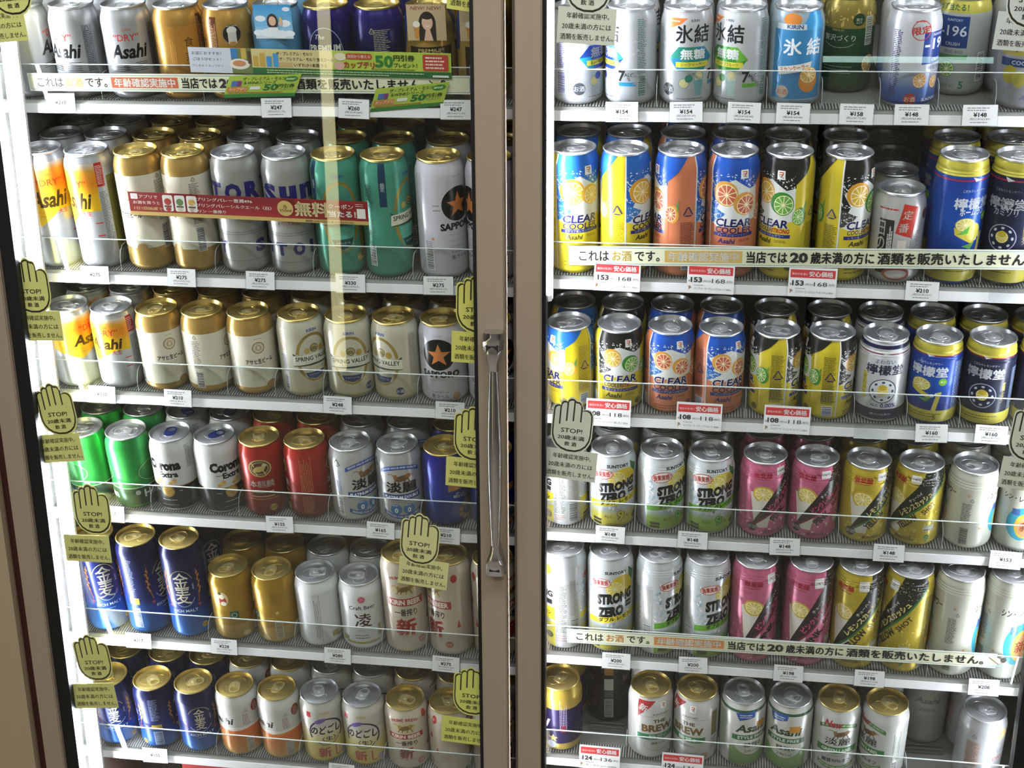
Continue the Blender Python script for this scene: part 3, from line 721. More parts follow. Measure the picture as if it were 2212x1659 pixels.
def platinum(A, H):
    for A.o in (0, 104):
        arcband(A, .81 * H, 30, '#24509c', 'GOOD VALUE AND QUALITY', '#e8eef4')
        beast(A, 2, .66 * H, 1.05, '#6d4a30', '#8a6038')
        A.text('淡麗', 1, .535 * H, 17, '#16171a', w=46, bold=.045)
        A.poly([(-29, .44 * H), (29, .44 * H), (29, .36 * H), (-29, .36 * H)], '#21407e'); A.text('PLATINUM DOUBLE', 0, .40 * H, 5, '#eef2f6', w=52, bold=.03)
        A.text('プラチナダブル', 0, .335 * H, 3, '#33363c', w=30)
        for sx in (-9.5, 9.5):
            A.ell(sx, .23 * H, 8.6, 9, '#2f72b0'); A.text('0', sx, .215 * H, 8, '#f4f6f8', bold=.03); A.fine(sx - 5, sx + 5, .275 * H, .295 * H, '#e0e8f0', n=1)
        arcband(A, .125 * H, 29, '#23508f', 'BREWED FOR GOOD TIMES', '#cfdcec', up=False)
        A.recycle(-43, .82 * H, 6, '#222428'); A.fine(-46, -37, .4 * H, .72 * H, '#3a6ea4'); A.bar(-46, -37, .1 * H, .36 * H)
    A.o = 0
def bluebeer(A, H):
    A.grad(-103.6, 103.6, 6, H - 4, ((0, '#173a86'), (.5, '#1c3796'), (1, '#1c1f86')), .5)
    for A.o in (0, 104):
        A.poly([(-16, .60 * H), (24, .62 * H), (24, .53 * H), (-16, .51 * H)], '#c98a4a', .3); A.text('KIRIN', 0, .76 * H, 4, '#c8b27c', w=15, bold=.03)
        A.text('ずっと\n糖質ゼロ', 2, .44 * H, 9, '#e8ecf4', w=22, bold=.02, rot=-8); A.star(2, .66 * H, 6, '#c7a24f', m=.5)
        for k in range(9):
            a = k * .7; A.star(14 + 12 * math.cos(a), .2 * H + 12 * math.sin(a), 6, '#c99240', rot=k * 20, m=.3)
    A.o = 0; A.fine(46, 58, .3 * H, .8 * H, '#8fa0d0')
def kinmugi(A, H):
    A.grad(-103.6, 103.6, 6, H - 4, ((0, '#2a6ec0'), (.22, '#2257ae'), (.4, '#122468'), (1, '#0b0f38')), .45)
    for A.o in (0, 104):
        y = .57 * H
        A.ring(0, y, 19, .19 * H, .9, '#d7c68c', .5, 30, 150); A.ring(0, y, 20, .20 * H, .9, '#cfd6e6', .4, 215, 325)
        A.text('金\n麦', 0, y, .34 * H, '#f2ead2', w=.135 * H, bold=.012)
        A.text('RICH MALT', 0, .32 * H, 5, '#e9eef6', w=38, bold=.01); A.fine(-9, 9, .26 * H, .29 * H, '#a9c4e8', n=1)
        for sx in (-1, 1):
            A.line([(22 * sx, .40 * H), (27 * sx, .55 * H), (25 * sx, .75 * H)], 1.0, '#c87a3a', .3)
            for k in range(7): A.ell((25.5 + (k % 2) * 2) * sx, (.50 + k * .035) * H, 1.5, 2.9, '#c9853f', .3, rot=-25 * sx)
            A.star(23 * sx, .37 * H, 3.4, '#cc4a30')
        A.text('贅沢麦芽', 17, .58 * H, 2.4, '#d7def0', rot=90); A.ell(26, .13 * H, 5, 5, '#c9a75a', .5); A.text('お酒', 26, .13 * H, 3.4, '#5a4a1c')
    A.o = 0
    for s in (-52, 52): A.rect(s - 8, s + 8, .36 * H, .43 * H, '#cda94a', .4); A.fine(s - 7, s + 7, .5 * H, .85 * H, '#8e9cc8'); A.bar(s - 7, s + 7, .1 * H, .32 * H, '#37507e', '#b9cbe6')
def goldemblem(A, H):
    A.rect(-103.6, 103.6, 8, .27 * H, '#c2a051', .55)
    for A.o in (0, 104):
        A.ell(-4, .67 * H, 9, 12, '#e0cf9a', .3); A.ell(-4, .64 * H, 6, 8, '#a63c30'); A.ell(-5, .70 * H, 4, 4.5, '#efe3c4'); A.ell(-3, .60 * H, 4.5, 4, '#efe7d6'); A.ell(-8, .75 * H, 3, 2.6, '#37302a')
        A.rect(4, 17, .36 * H, .48 * H, '#2c5a44'); A.ring(10.5, .42 * H, 3.4, 3.4, 1, '#b9d0b4'); A.text('ビール', -10, .42 * H, 5, '#8a6a1e', w=16, bold=.01)
        A.fine(-16, 16, .16 * H, .30 * H, '#8d6c26'); A.ell(26, .11 * H, 6, 5, '#d8c48a', .4)
        A.fine(40, 56, .62 * H, .8 * H, '#7c6016'); A.star(48, .5 * H, 4, '#e4d291', m=.4); A.bar(42, 54, .1 * H, .36 * H, '#6b5a30', '#ddd2b0')
    A.o = 0
def craft(A, H):
    for A.o in (0,):
        for k in range(12): A.ell(4.4 * math.cos(k * .5236), .79 * H + 4.4 * math.sin(k * .5236), 1.7, 1.1, '#c85a6c', rot=k * 30)
        A.ell(0, .79 * H, 3.4, 3.4, '#d87686'); A.text('Craft Beer', 0, .67 * H, 7, '#3a3836', w=40, bold=.015)
        A.text('凌', 0, .48 * H, 25, '#5a2226', bold=.018); A.text('りょう', 0, .325 * H, 3, '#8a8886', w=13)
        A.fine(-14, 14, .19 * H, .27 * H, '#55534e', n=2, h=1.6); A.rect(-30, 24, .12 * H, .155 * H, '#a99a5c', .3); A.rect(22, 28, .2 * H, .37 * H, '#bda97a', .3); A.text('お酒', 30, .14 * H, 4, '#33322e')
    A.rect(-54, -53.4, .1 * H, .82 * H, '#8c8a88'); A.fine(-63, -55, .16 * H, .78 * H, '#5c5a5a', vert=True, h=.7); A.ring(-59, .8 * H, 4, 2, .3, '#555555'); A.rect(-38, -26, .14 * H, .22 * H, '#a99a5c', .3); A.fine(52, 66, .2 * H, .7 * H, '#a5a3a0')
def ichiban(A, H):
    k = H / 122
    for A.o in (0, 104):
        A.text('PRIME BREW', 0, .85 * H, 5.4, '#a03a30', w=44, bold=.03, arc=60)
        A.ell(0, .72 * H, 18, 9.5 * min(k, 1.2), '#d8c79a', .2); beast(A, 0, .72 * H, .95, '#7d6330', '#a98a44')
        A.poly([(-28, .62 * H), (28, .62 * H), (28, .54 * H), (-28, .54 * H)], '#a83a2e'); A.text('KIRIN BEER', 0, .58 * H, .055 * H, '#f0e8da', w=48, bold=.035)
        A.text('一番搾り', 0, .47 * H, .075 * H, '#2c2a28', w=34, bold=.025); A.text('新しいおいしさ、できました', 0, .415 * H, 2.6, '#b9a58c', w=32)
        A.text('新', -1, .31 * H, .175 * H, '#b2352c', bold=.05, shear=.05); A.text('すごくおいしい！', 0, .205 * H, 3.6, '#b2352c', w=28, bold=.01)
        A.ell(22, .15 * H, 6, 6, '#b45a4c'); A.text('お酒', 22, .15 * H, 4, '#e8d8c8')
        A.ell(34, .86 * H, 5, 7, '#b2352c')
    A.o = 0
    for s in (-52, 52): A.fine(s - 9, s + 9, .2 * H, .85 * H, '#b9a294', vert=True, h=.6); A.poly([(s - 14, .42 * H), (s - 17, .33 * H), (s - 11, .33 * H)], '#b2352c')
def orangewhite(A, H):
    A.grad(-103.6, 103.6, 6, .47 * H, ((0, '#d8b25a'), (.35, '#d98a34'), (1, '#e2763a')), .2)
    A.poly([(-103.6, .47 * H), (-60, .44 * H), (-20, .47 * H), (20, .44 * H), (60, .48 * H), (103.6, .47 * H), (103.6, .5 * H), (-103.6, .5 * H)], '#ece6dc')
    for A.o in (0, 104):
        wordmark(A, 0, .60 * H, 13, '#26241f', 46); A.text('クリア', -12, .76 * H, 5, '#c0392f', w=20, bold=.02); A.text('CLEAR', 0, .36 * H, 9, '#e9c07a', w=36)
        A.ell(62, .76 * H, 8, 10.5, '#8f2a22'); A.fine(57, 67, .69 * H, .83 * H, '#d8b8a8', vert=True, h=.8); A.fine(38, 50, .52 * H, .7 * H, '#8c3a34'); A.poly([(38, .72 * H), (50, .72 * H), (44, .78 * H)], '#b9b5ae'); A.bar(39, 51, .08 * H, .3 * H, '#8a7a68', '#d8d0c4'); A.ell(24, .12 * H, 6, 5, '#c98a4c')
    A.o = 0
def nodo(A, H):
    A.grad(-103.6, 103.6, 6, .62 * H, ((0, '#d8c05a'), (.5, '#dccb78'), (1, '#dcd8cc')), .2)
    for A.o in (0, 104):
        A.text('KIRIN', 0, .84 * H, 3.6, '#c39a5a', w=14, bold=.03)
        A.ring(0, .53 * H, 25, 24, 2.8, '#221e48', 0, -35, 205); A.ring(0, .5 * H, 21, 21, 1.4, '#57396a', 0, 220, 330)
        A.text('のどごし', 0, .57 * H, 16, '#221b30', w=48, bold=.05, shear=.1); A.text('〈生〉', 3, .42 * H, 9, '#3a2c3c', w=22, bold=.03)
        A.ell(-8, .72 * H, 10, 4, '#7a5cae', rot=20); A.text('新', -6, .2 * H, 19, '#b5382c', bold=.045); A.line([(12, .28 * H), (12, .12 * H), (20, .12 * H)], 2, '#b5382c')
        A.rect(-30, -22, .78 * H, .86 * H, '#b5302a'); A.ell(27, .14 * H, 6, 6, '#9c8aa8')
    A.o = 0; A.fine(46, 58, .15 * H, .8 * H, '#a09474')
def premium(A, H):
    A.grad(-103.6, 103.6, 6, H - 4, ((0, '#12183c'), (.6, '#171d4c'), (1, '#2a2170')), .5)
    A.ring(0, .48 * H, 24, 38, .9, '#b9c4d8', .4, 0, 360); A.text('The', -6, .70 * H, 6, '#cfd4dc', shear=.3); A.text('PREMIUM', 0, .58 * H, 8.5, '#d5d4c6', w=42, bold=.03); A.text('MALT’S', 0, .50 * H, 3, '#c2c4c8')
    A.rect(-20, 22, .34 * H, .42 * H, '#c9c4a0', .2); A.text('MASTER’S', 0, .38 * H, 6, '#2a2c38', w=34, bold=.02)
    A.recycle(94, .76 * H, 4, '#b0a878'); A.fine(96, 118, .3 * H, .78 * H, '#a8a488')
def goldnavy(A, H):
    A.rect(-30, 30, .1 * H, .6 * H, '#2b2118', .2); A.ring(0, .35 * H, 24, 26, .8, '#dcc27a', .5); A.text('MALT’S', 0, .45 * H, 6, '#d9c07a', w=34, bold=.02); A.text('PREMIUM', 0, .56 * H, 5, '#d9c07a', w=34)
    A.poly([(30, .98 * H), (52, .98 * H), (52, .55 * H), (42, .55 * H)], '#2b4488', .3); A.poly([(-30, .98 * H), (-52, .98 * H), (-52, .55 * H), (-42, .55 * H)], '#2b4488', .3); A.rect(40, 47, .62 * H, .78 * H, '#e6e4de'); A.fine(55, 75, .3 * H, .8 * H, '#8a6a2c')
def skyblue(A, H):
    A.grad(-103.6, 103.6, 6, H - 4, ((0, '#2c7cc0'), (.4, '#55a8dc'), (1, '#7fb6d8')), .5); A.text('香るエール', 0, .3 * H, 7, '#eef4f8', w=38, bold=.02); A.fine(40, 54, .2 * H, .8 * H, '#e0ecf4')
def foodgold(A, H):
    A.rect(-22, 20, .2 * H, .8 * H, '#c98f3e', .4); A.text('食', 6, .63 * H, 12, '#4a2e14', bold=.005); A.text('彩', 6, .47 * H, 12, '#4a2e14', bold=.005); A.fine(-20, -12, .25 * H, .75 * H, '#d9a85c', vert=True)
    A.rect(22, 33, .50 * H, .90 * H, '#5a3018'); A.fine(23, 32, .52 * H, .88 * H, '#b98a5c', vert=True, h=1.6); A.fine(-10, 16, .1 * H, .2 * H, '#7a5522')
    A.ell(53, .72 * H, 13, 13, '#2b2620'); A.ring(53, .72 * H, 12, 12, .6, '#b9a88c'); A.ell(53, .76 * H, 6.5, 5, '#efece4'); A.rect(47.5, 58.5, .62 * H, .74 * H, '#d9d4c8'); A.rect(49, 57, .6 * H, .64 * H, '#b98a4c')
    A.fine(46, 62, .8 * H, .81 * H, '#c8bca6', n=1); A.recycle(85, .75 * H, 4, '#5a3a18'); A.fine(76, 94, .2 * H, .7 * H, '#6e4a20')
def hexa(A, x, y, w, h, c1, c2):
    A.poly([(x - w, y), (x - w * .55, y + h), (x + w * .55, y + h), (x + w, y), (x + w * .55, y - h), (x - w * .55, y - h)], c1, .2)
    A.poly([(x + w * .2, y + h), (x + w * .55, y + h), (x + w, y), (x + w * .55, y - h * .3)], c2, .2); A.poly([(x - w, y), (x - w * .5, y + h * .1), (x - w * .3, y - h), (x - w * .55, y - h)], c2, .2)
def ice(A, H, c1, c2, bandt, fruit, third):
    A.text('KIRIN', 4, .885 * H, 3, '#2a2b30', w=11, bold=.02)
    A.poly([(-30, .91 * H), (-6, .91 * H), (-14, .855 * H), (-30, .80 * H)], '#d9793e'); A.fine(-28, -16, .86 * H, .9 * H, '#f2dcc8', n=1, h=1.4)
    A.text('氷', -10, .755 * H, 22, '#26272c', w=21, bold=.025); A.text('結', 13, .755 * H, 22, '#26272c', w=21, bold=.025)
    hexa(A, 0, .50 * H, 30, 15, c1, c2)
    A.text('無糖', 2, .55 * H, 12.5, '#f4f6f4', w=32, bold=.035); A.rect(-20, 24, .415 * H, .47 * H, '#d9d24a'); A.text(bandt, 2, .443 * H, 4.4, '#2a3a1c', w=32, bold=.02)
    A.poly([(2, .36 * H), (17, .36 * H), (14, .12 * H), (6, .12 * H)], third); A.poly([(3, .34 * H), (16, .34 * H), (14.5, .28 * H), (5, .28 * H)], '#d7e6e8')
    A.citrus(-9, .25 * H, 6.5, c2, fruit); A.ell(-3, .30 * H, 5, 5, c1); A.citrus(10, .33 * H, 5, '#d8c060', '#e8dca0')
    A.text('7', 28, .32 * H, 14, '#23252a', bold=.03); A.text('ALC\n%', 37, .31 * H, 10, '#23252a', bold=.01); A.rect(24, 46, .215 * H, .255 * H, c2)
    A.sake(-30, .18 * H, 8, '#4b5058', '#e4e6e8'); A.fine(-18, 26, .08 * H, .1 * H, '#5c5e62', n=1)
    A.fine(48, 60, .34 * H, .9 * H, '#3d7c74'); A.bar(48, 60, .1 * H, .32 * H, '#2c6a62', '#c8d2d0'); A.fine(-46, -40, .3 * H, .8 * H, '#4d9a8c')
    rnd = random.Random(5)
    for k in range(26):
        sx = -60 + rnd.random() * 20 if k % 2 else 40 + rnd.random() * 8; y = (.2 + .5 * rnd.random()) * H; d = 3.4
        A.poly([(sx, y), (sx + d, y + d), (sx + 2 * d, y)], '#c6cace' if k % 3 else '#e8eaec', .5)
def ice_lemon(A, H): ice(A, H, '#1f3fa0', '#2a9ad0', 'レモン', '#eee08a', '#b8d4e4'); A.fine(-62, -48, .4 * H, .75 * H, '#5b62a8'); A.bar(-62, -48, .12 * H, .36 * H, '#5058a0', '#d4d6e2')
def ice_shiku(A, H): ice(A, H, '#2f8a78', '#2c84b0', 'シークヮーサー', '#e8e090', '#7fb4bc')
def ice_grape(A, H): ice(A, H, '#3e8c3a', '#6cb63e', 'グレープフルーツ', '#f0dc90', '#b9d4cc')
def ice_orange(A, H):
    A.rect(-34, 34, .1 * H, .8 * H, '#3d8cc0', .3); A.poly([(0, .8 * H), (34, .8 * H), (34, .99 * H), (14, .99 * H)], '#3f9ad4', .2); A.ell(-10, .9 * H, 12, 7, '#d9863a'); A.rect(-30, 8, .80 * H, .855 * H, '#c9d4da'); A.text('KIRIN', -6, .83 * H, 5, '#2a4c7c', w=20, bold=.03)
    A.text('氷', -8, .63 * H, 20, '#f2f6f8', w=22, bold=.03); A.text('結', 20, .63 * H, 20, '#f2f6f8', w=20, bold=.03)
    A.poly([(-26, .42 * H), (18, .48 * H), (16, .40 * H), (-24, .34 * H)], '#e6e2d8'); A.text('ミカンクーラー', -4, .415 * H, 6, '#c4552c', w=36, bold=.03, rot=9)
    A.ell(15, .28 * H, 13, 14, '#d98a3a'); A.citrus(15, .34 * H, 12, '#e09a3c', '#e8b04a', ry=10); A.sake(-18, .17 * H, 8, '#d8c4b4', '#c4552c')
    A.line([(-28, .74 * H), (-22, .6 * H), (-27, .45 * H), (-20, .3 * H)], .8, '#bfe0f0'); A.fine(-8, 24, .05 * H, .09 * H, '#5a7a92', n=2); A.fine(42, 56, .15 * H, .85 * H, '#6a9ab8')
def lux_green(A, H):
    A.rect(-103.6, 103.6, .68 * H, .96 * H, '#98853c', .5); A.specks(-60, 60, .7 * H, .9 * H, 60, '#c8b060', 2.5, 4); A.ell(20, .77 * H, 8, 8, '#1c3c22'); A.text('果汁', 20, .77 * H, 4, '#c9d0a8'); A.text('ALC.%', 20, .74 * H, 2, '#c9d0a8')
    A.text('贅沢づくり', -4, .58 * H, 8, '#d4dccc', w=42); A.ring(-4, .55 * H, 20, 8, .5, '#c9d0c0', 0, 200, 340); A.text('PREMIUM', -6, .66 * H, 2.6, '#b8a85c'); A.fine(-24, 18, .2 * H, .3 * H, '#7ca08a', n=3); A.citrus(40, .3 * H, 12, '#a8702c', '#c89a4c'); A.bar(30, 42, .5 * H, .8 * H, '#3a4a3c', '#c4c8b8')
def limited(A, H):
    A.grad(-103.6, 103.6, 6, .38 * H, ((0, '#2c4c9c'), (.5, '#5a78b4'), (1, '#b8bec8')), .3)
    A.rect(-22, 22, .46 * H, .78 * H, '#23408c'); A.text('-196', 0, .66 * H, 14, '#eef0f6', w=40, bold=.03); A.text('SUNTORY', 0, .75 * H, 3, '#e4e8f0', bold=.02); A.text('CRUSH', 0, .5 * H, 4, '#e4e8f0', bold=.02); A.text('瞬間凍結', 0, .42 * H, 5, '#33508c', w=26)
    A.ring(-26, .80 * H, 11, 11, 1, '#b8413a'); A.text('限定', -26, .80 * H, 9.5, '#b8352e', w=22, bold=.03, rot=8); A.fine(-34, -18, .88 * H, .89 * H, '#b8413a', n=1)
    A.citrus(-22, .30 * H, 9, '#d98a4a', '#e0a060'); A.citrus(0, .27 * H, 8, '#d98a4a', '#e0a060'); A.sake(-32, .11 * H, 7.5, '#b4473c', '#f0d8cc'); A.text('SUNTORY', -4, .10 * H, 4, '#e8ecf4', w=26, bold=.03)
    A.fine(-60, -48, .12 * H, .8 * H, '#3c3f6a', h=1.3)
def lime5(A, H):
    A.rect(-103.6, 103.6, .85 * H, .97 * H, '#b9b04c', .2); A.text('必ず当たる！', -6, .905 * H, 8, '#2c6a34', w=42, bold=.04)
    A.rect(-20, 18, .5 * H, .82 * H, '#22407c'); A.text('-196', -1, .67 * H, 13, '#d8dee8', w=34, bold=.01); A.text('SUNTORY', 0, .78 * H, 3, '#d8dee8'); A.text('CRUSH', 0, .54 * H, 4, '#d8dee8'); A.text('瞬間凍結', 2, .46 * H, 4.6, '#5a6470', w=24)
    A.citrus(-4, .28 * H, 10, '#4c8a3c', '#7cb05c'); A.rect(-18, 20, .38 * H, .43 * H, '#4c8a4c'); A.text('5', 16, .12 * H, 10, '#2c7a4c', bold=.03); A.text('SUNTORY ALC.', -4, .11 * H, 4, '#4c7a66', w=26); A.bar(34, 46, .15 * H, .45 * H)
def lemonsour(A, H):
    A.rect(-30, 30, .55 * H, .68 * H, '#b8ab54'); A.text('サワー', 0, .615 * H, 8, '#3c4454', w=30, bold=.02); A.rect(-30, 30, .44 * H, .52 * H, '#2c4a7c'); A.text('COOLER', 0, .48 * H, 5, '#dfe6ee', w=30, bold=.02); A.ell(-16, .36 * H, 9, 11, '#c0b23c'); A.ell(-4, .32 * H, 8, 10, '#ccc056'); wordmark(A, 10, .14 * H, 6, '#7c7aa0', 20); A.ell(16, .24 * H, 7, 7, '#9a98b4')
def seven(A, x, y, k):                             # small square shop-brand badge
    A.rrect(x - 5 * k, x + 5 * k, y - 5.8 * k, y + 5.8 * k, 1, '#f0efea'); A.line([(x - 3 * k, y + 3.4 * k), (x + 3 * k, y + 3.4 * k), (x - .5 * k, y - 3.6 * k)], 1.5 * k, '#d06a3a'); A.rect(x - 3 * k, x + 3 * k, y + .2 * k, y + 1.2 * k, '#b83a34'); A.text('ELEVEN', x, y - 1.4 * k, 1.6 * k, '#2c7a4a', w=6 * k); A.rect(x + 1 * k, x + 3.4 * k, y - 4 * k, y - 3 * k, '#3a8a54')
def cooler(A, H, body, top, top2, fruits, strip, deep):
    for A.o in (0, 103.6): cooler_face(A, H, body, top, top2, fruits, strip, deep)
    A.o = 0
def cooler_face(A, H, body, top, top2, fruits, strip, deep):
    k = 1.0 if H < 150 else 1.25
    hi = H - 4
    A.poly([(-32, hi), (30, hi), (34, .2 * H), (-32, .25 * H)], '#e4e6e0')
    A.poly([(-32, hi), (30, hi), (32, .76 * H), (20, .74 * H), (0, .82 * H), (-18, .77 * H), (-32, .70 * H)], top, .1)
    A.poly([(-32, .74 * H), (-20, .62 * H), (-32, .44 * H)], top, .1); A.poly([(-32, .60 * H), (-10, .54 * H), (-24, .47 * H), (-32, .45 * H)], top2, .1)
    A.specks(-32, 32, .72 * H, .86 * H, 110, '#f2f4f2', .9, 2); A.specks(-32, -6, .46 * H, .66 * H, 70, '#f2f4f2', .9, 3)
    A.poly([(-32, .46 * H), (-20, .43 * H), (34, .50 * H), (34, 7), (-32, 7)], body)
    for (x, y, r, ri, fl, rot) in fruits:
        y += .055 if H < 150 else .085
        A.ell(x - 2, y * H + 2, r * k * 1.05, r * k * 1.05, ri, rot=rot); A.citrus(x, y * H, r * k * .93, ri, fl, rot=rot, ry=r * k)
    seven(A, 12, .86 * H, .9 if H < 150 else 1)
    y = .375 * H if H < 150 else .435 * H
    A.text('CLEAR', 1, y + 6, 12.4, '#e9e9e4', w=51, bold=.08, shear=.12); A.text('CLEAR', 1, y + 6, 11.2, '#1c1e58', w=49, bold=.035, shear=.12)
    if strip == 'STRONG': A.text('COOLER', -9, y - 3.6, 6.4, '#22245e', w=26, bold=.02, shear=.08); A.text('STRONG', 15, y - 3.6, 6.4, '#b0302c', w=24, bold=.04, shear=.15)
    else: A.text('COOLER', 1, y - 4, 8.4, '#1c1e58', w=49, bold=.025, shear=.06)
    A.rect(-26, 28, y - 13, y - 8.2, '#2a2c72'); A.text(fruits_name[strip], 0, y - 10.6, 3.4, '#d8d8ec', w=40, bold=.01)
    wordmark(A, -8, y - 19, 7, '#3a3320' if strip != 'GRAPE' else '#3c2a6a', 22); A.fine(8, 24, y - 20, y - 16, deep, n=2); A.fine(-22, 22, .07 * H, .13 * H, deep, n=2, h=1.3); A.ell(28, .12 * H, 5, 5, deep)
    # the side panel in the body colour
    A.recycle(60, .55 * H, 7, '#2c2a66'); A.fine(50, 69, .22 * H, .47 * H, deep); A.bar(52, 66, .07 * H, .2 * H, '#3a5a9a', '#e8e8e0')
    if H < 150: A.fine(50, 68, .25 * H, .8 * H, deep)
    A.poly([(30, hi), (58, hi), (46, .87 * H), (31, .78 * H)], top, .1)
    A.rect(-34, -32, 7, hi, '#e8e8e4')
    A.ell(40, .53 * H, 8, 12, fruits[-1][3]); A.citrus(37, .53 * H, 8, fruits[-1][3], fruits[-1][4], ry=11); A.poly([(44, .60 * H), (48, .66 * H), (46, .54 * H)], '#5a9a4c')
fruits_name = dict(LEMON='シチリア産レモンサワー', GRAPE='グレープフルーツサワー', STRONG='レモン＆ライムサワー')
def cl_lemon(A, H): cooler(A, H, '#e6cf2c', '#2566b8', '#3a7cc4', ((-9, .60, 13, '#e0a030', '#e8b84a', 20), (17, .57, 10, '#e6b43c', '#ecc860', 0)), 'LEMON', '#a08a1c')
def cl_grape(A, H): cooler(A, H, '#d58058', '#2356b4', '#3a7ac4', ((-10, .61, 12.5, '#e0a44a', '#cf6a4c', 20), (16, .53, 11.5, '#e0a04a', '#c96a50', -15)), 'GRAPE', '#8a3f34')
def cl_lime(A, H): cooler(A, H, '#d9c534', '#20201e', '#4a4a46', ((-9, .62, 12, '#dc9c34', '#d8ae3c', 15), (17, .54, 11.5, '#3c8a34', '#6cb04a', -20)), 'STRONG', '#6a5f1c')
def oldstyle(A, H):
    A.rect(-26, -6, .12 * H, .72 * H, '#2c2a28'); A.text('日\nの\n宴', -22, .45 * H, 60, '#e6e2da', w=12, bold=.01); A.fine(-14, -7, .2 * H, .66 * H, '#c8c4bc', vert=True, h=1.8)
    A.poly([(4, .90 * H), (24, .86 * H), (18, .52 * H), (-4, .58 * H)], '#b8382e'); A.text('定', 10, .78 * H, 12, '#f2e6dc', bold=.02, shear=.1); A.text('番', 6, .64 * H, 12, '#f2e6dc', bold=.02, shear=.1)
    A.fine(-28, 0, .82 * H, .85 * H, '#b8382e', n=1, h=2); A.rect(0, 11, .16 * H, .5 * H, '#d8cfc6'); A.text('レモンサワー', 5.5, .34 * H, 3, '#8a3a30', rot=90); A.fine(16, 30, .3 * H, .6 * H, '#6a6864'); A.rect(16, 34, .18 * H, .34 * H, '#b8554c'); A.text('宝', 25, .26 * H, 14, '#e8d8d0', bold=.02); A.ell(38, .76 * H, 5, 7, '#7a3a34'); A.ell(2, .12 * H, 18, 9, '#b9605a'); A.ell(2, .12 * H, 14, 6, '#d8d4ce')
    A.fine(48, 60, .1 * H, .8 * H, '#8a8884')
def lemondo(A, H, body, ring_c, name_c, foot, white=False):
    A.rect(-103.6, 103.6, .85 * H if H < 150 else .875 * H, H - 4, '#c9bc4a' if not white else '#dfe2e4', .15)
    if white: A.rect(-103.6, 103.6, .905 * H, .945 * H, '#23284a'); A.rect(-103.6, 103.6, 7, .19 * H, '#2c2c48')
    A.rect(-103.6, 103.6, .845 * H, .86 * H, '#9a2c44') if H < 150 else A.rect(-103.6, 103.6, .84 * H, .852 * H, '#a82c48')
    A.poly([(-6, .87 * H), (6, .85 * H), (-2, .835 * H)], '#d8d4da')
    A.text('こだわりレモンサワー' if not white else 'よわない', 0, .765 * H, 3.4 if not white else 6, name_c if not white else '#2c4a8a', w=33 if not white else 26, bold=.01)
    A.text('檸檬堂', 0, .665 * H, 14.5, name_c, w=50, bold=.035)
    if foot: A.rect(-103.6, 103.6, 7, .20 * H, foot); A.fine(-26, 26, .11 * H, .17 * H, '#6a6220', n=2, h=1.2)
def ld_emblem(A, H, y, c):
    A.ell(0, y, 18, 18, c); A.ell(0, y, 16.8, 16.8, '#1d2440' if c != '#23284a' else '#dfe2e6'); A.citrus(0, y + 1, 8, '#d8c24a', '#e0cc5c'); A.ell(0, y + 5, 5, 4.4, '#d2b93c')
    for k in range(8): A.ell(13 * math.cos(k * .785), y + 13 * math.sin(k * .785), 1.6, 2.2, '#c8ccd4' if c != '#23284a' else '#4a4e60', rot=k * 45)
def ld_dark(A, H):
    lemondo(A, H, 0, 0, '#d8dae2', '#c6b948'); ld_emblem(A, H, .40 * H, '#aab0c4'); A.text('定\n番\nレ\nモ\nン', 27, .44 * H, 30, '#c8bc54', w=5, bold=.02)
    if H > 150: A.text('カミソリ', 0, .60 * H, 9, '#d4d6dc', w=30, bold=.02)
    A.fine(38, 52, .2 * H, .72 * H, '#a9bcd8')
def ld_blue(A, H):
    A.grad(-103.6, 103.6, .2 * H, .86 * H, ((0, '#16307c'), (.5, '#2056b4'), (1, '#1e4098')), .2); lemondo(A, H, 0, 0, '#dfe4ee', '#c8bb50')
    A.citrus(-8, .50 * H, 13, '#c8b63c', '#d8cc6c', ry=9); A.poly([(-22, .48 * H), (8, .38 * H), (4, .34 * H), (-20, .42 * H)], '#d0bf4a'); A.poly([(-10, .33 * H), (8, .36 * H), (2, .30 * H)], '#6aa45c'); A.ell(8, .38 * H, 3, 2.4, '#dfe8f0'); A.ell(14, .40 * H, 2.6, 2, '#dfe8f0')
    A.ell(20, .55 * H, 5.5, 5.5, '#7cb43c'); A.text('果汁', 20, .55 * H, 3, '#f0f4dc'); A.poly([(14, .42 * H), (20, .43 * H), (15, .20 * H), (9, .20 * H)], '#cdbf56'); A.text('5', 14, .115 * H, 7, '#4a4620', bold=.01)
    if H > 150: A.text('ホームラン', 0, .60 * H, 9, '#eef0f4', w=34, bold=.04); A.ell(4, .44 * H, 10, 12, '#d8cf5c'); A.poly([(-18, .42 * H), (-2, .49 * H), (-4, .43 * H)], '#5fb04a')
    A.fine(36, 54, .2 * H, .78 * H, '#c4d4ee')
def ld_white(A, H):
    lemondo(A, H, 0, 0, '#2c3048', None, True); ld_emblem(A, H, .41 * H, '#23284a'); A.rect(-29, -22, .30 * H, .62 * H, '#d0bf5c'); A.text('ノンアル', -25.5, .46 * H, 4.4, '#3a3a30', rot=90, w=30)
    A.text('ALC.', -9, .235 * H, 4, '#2c4080', w=11, bold=.02); A.text('0.00%', 9, .235 * H, 6.4, '#2c4080', w=21, bold=.03); A.text('果汁10%果汁', 0, .125 * H, 3.4, '#b8b8cc', w=28); A.fine(38, 52, .25 * H, .75 * H, '#9a9cac')
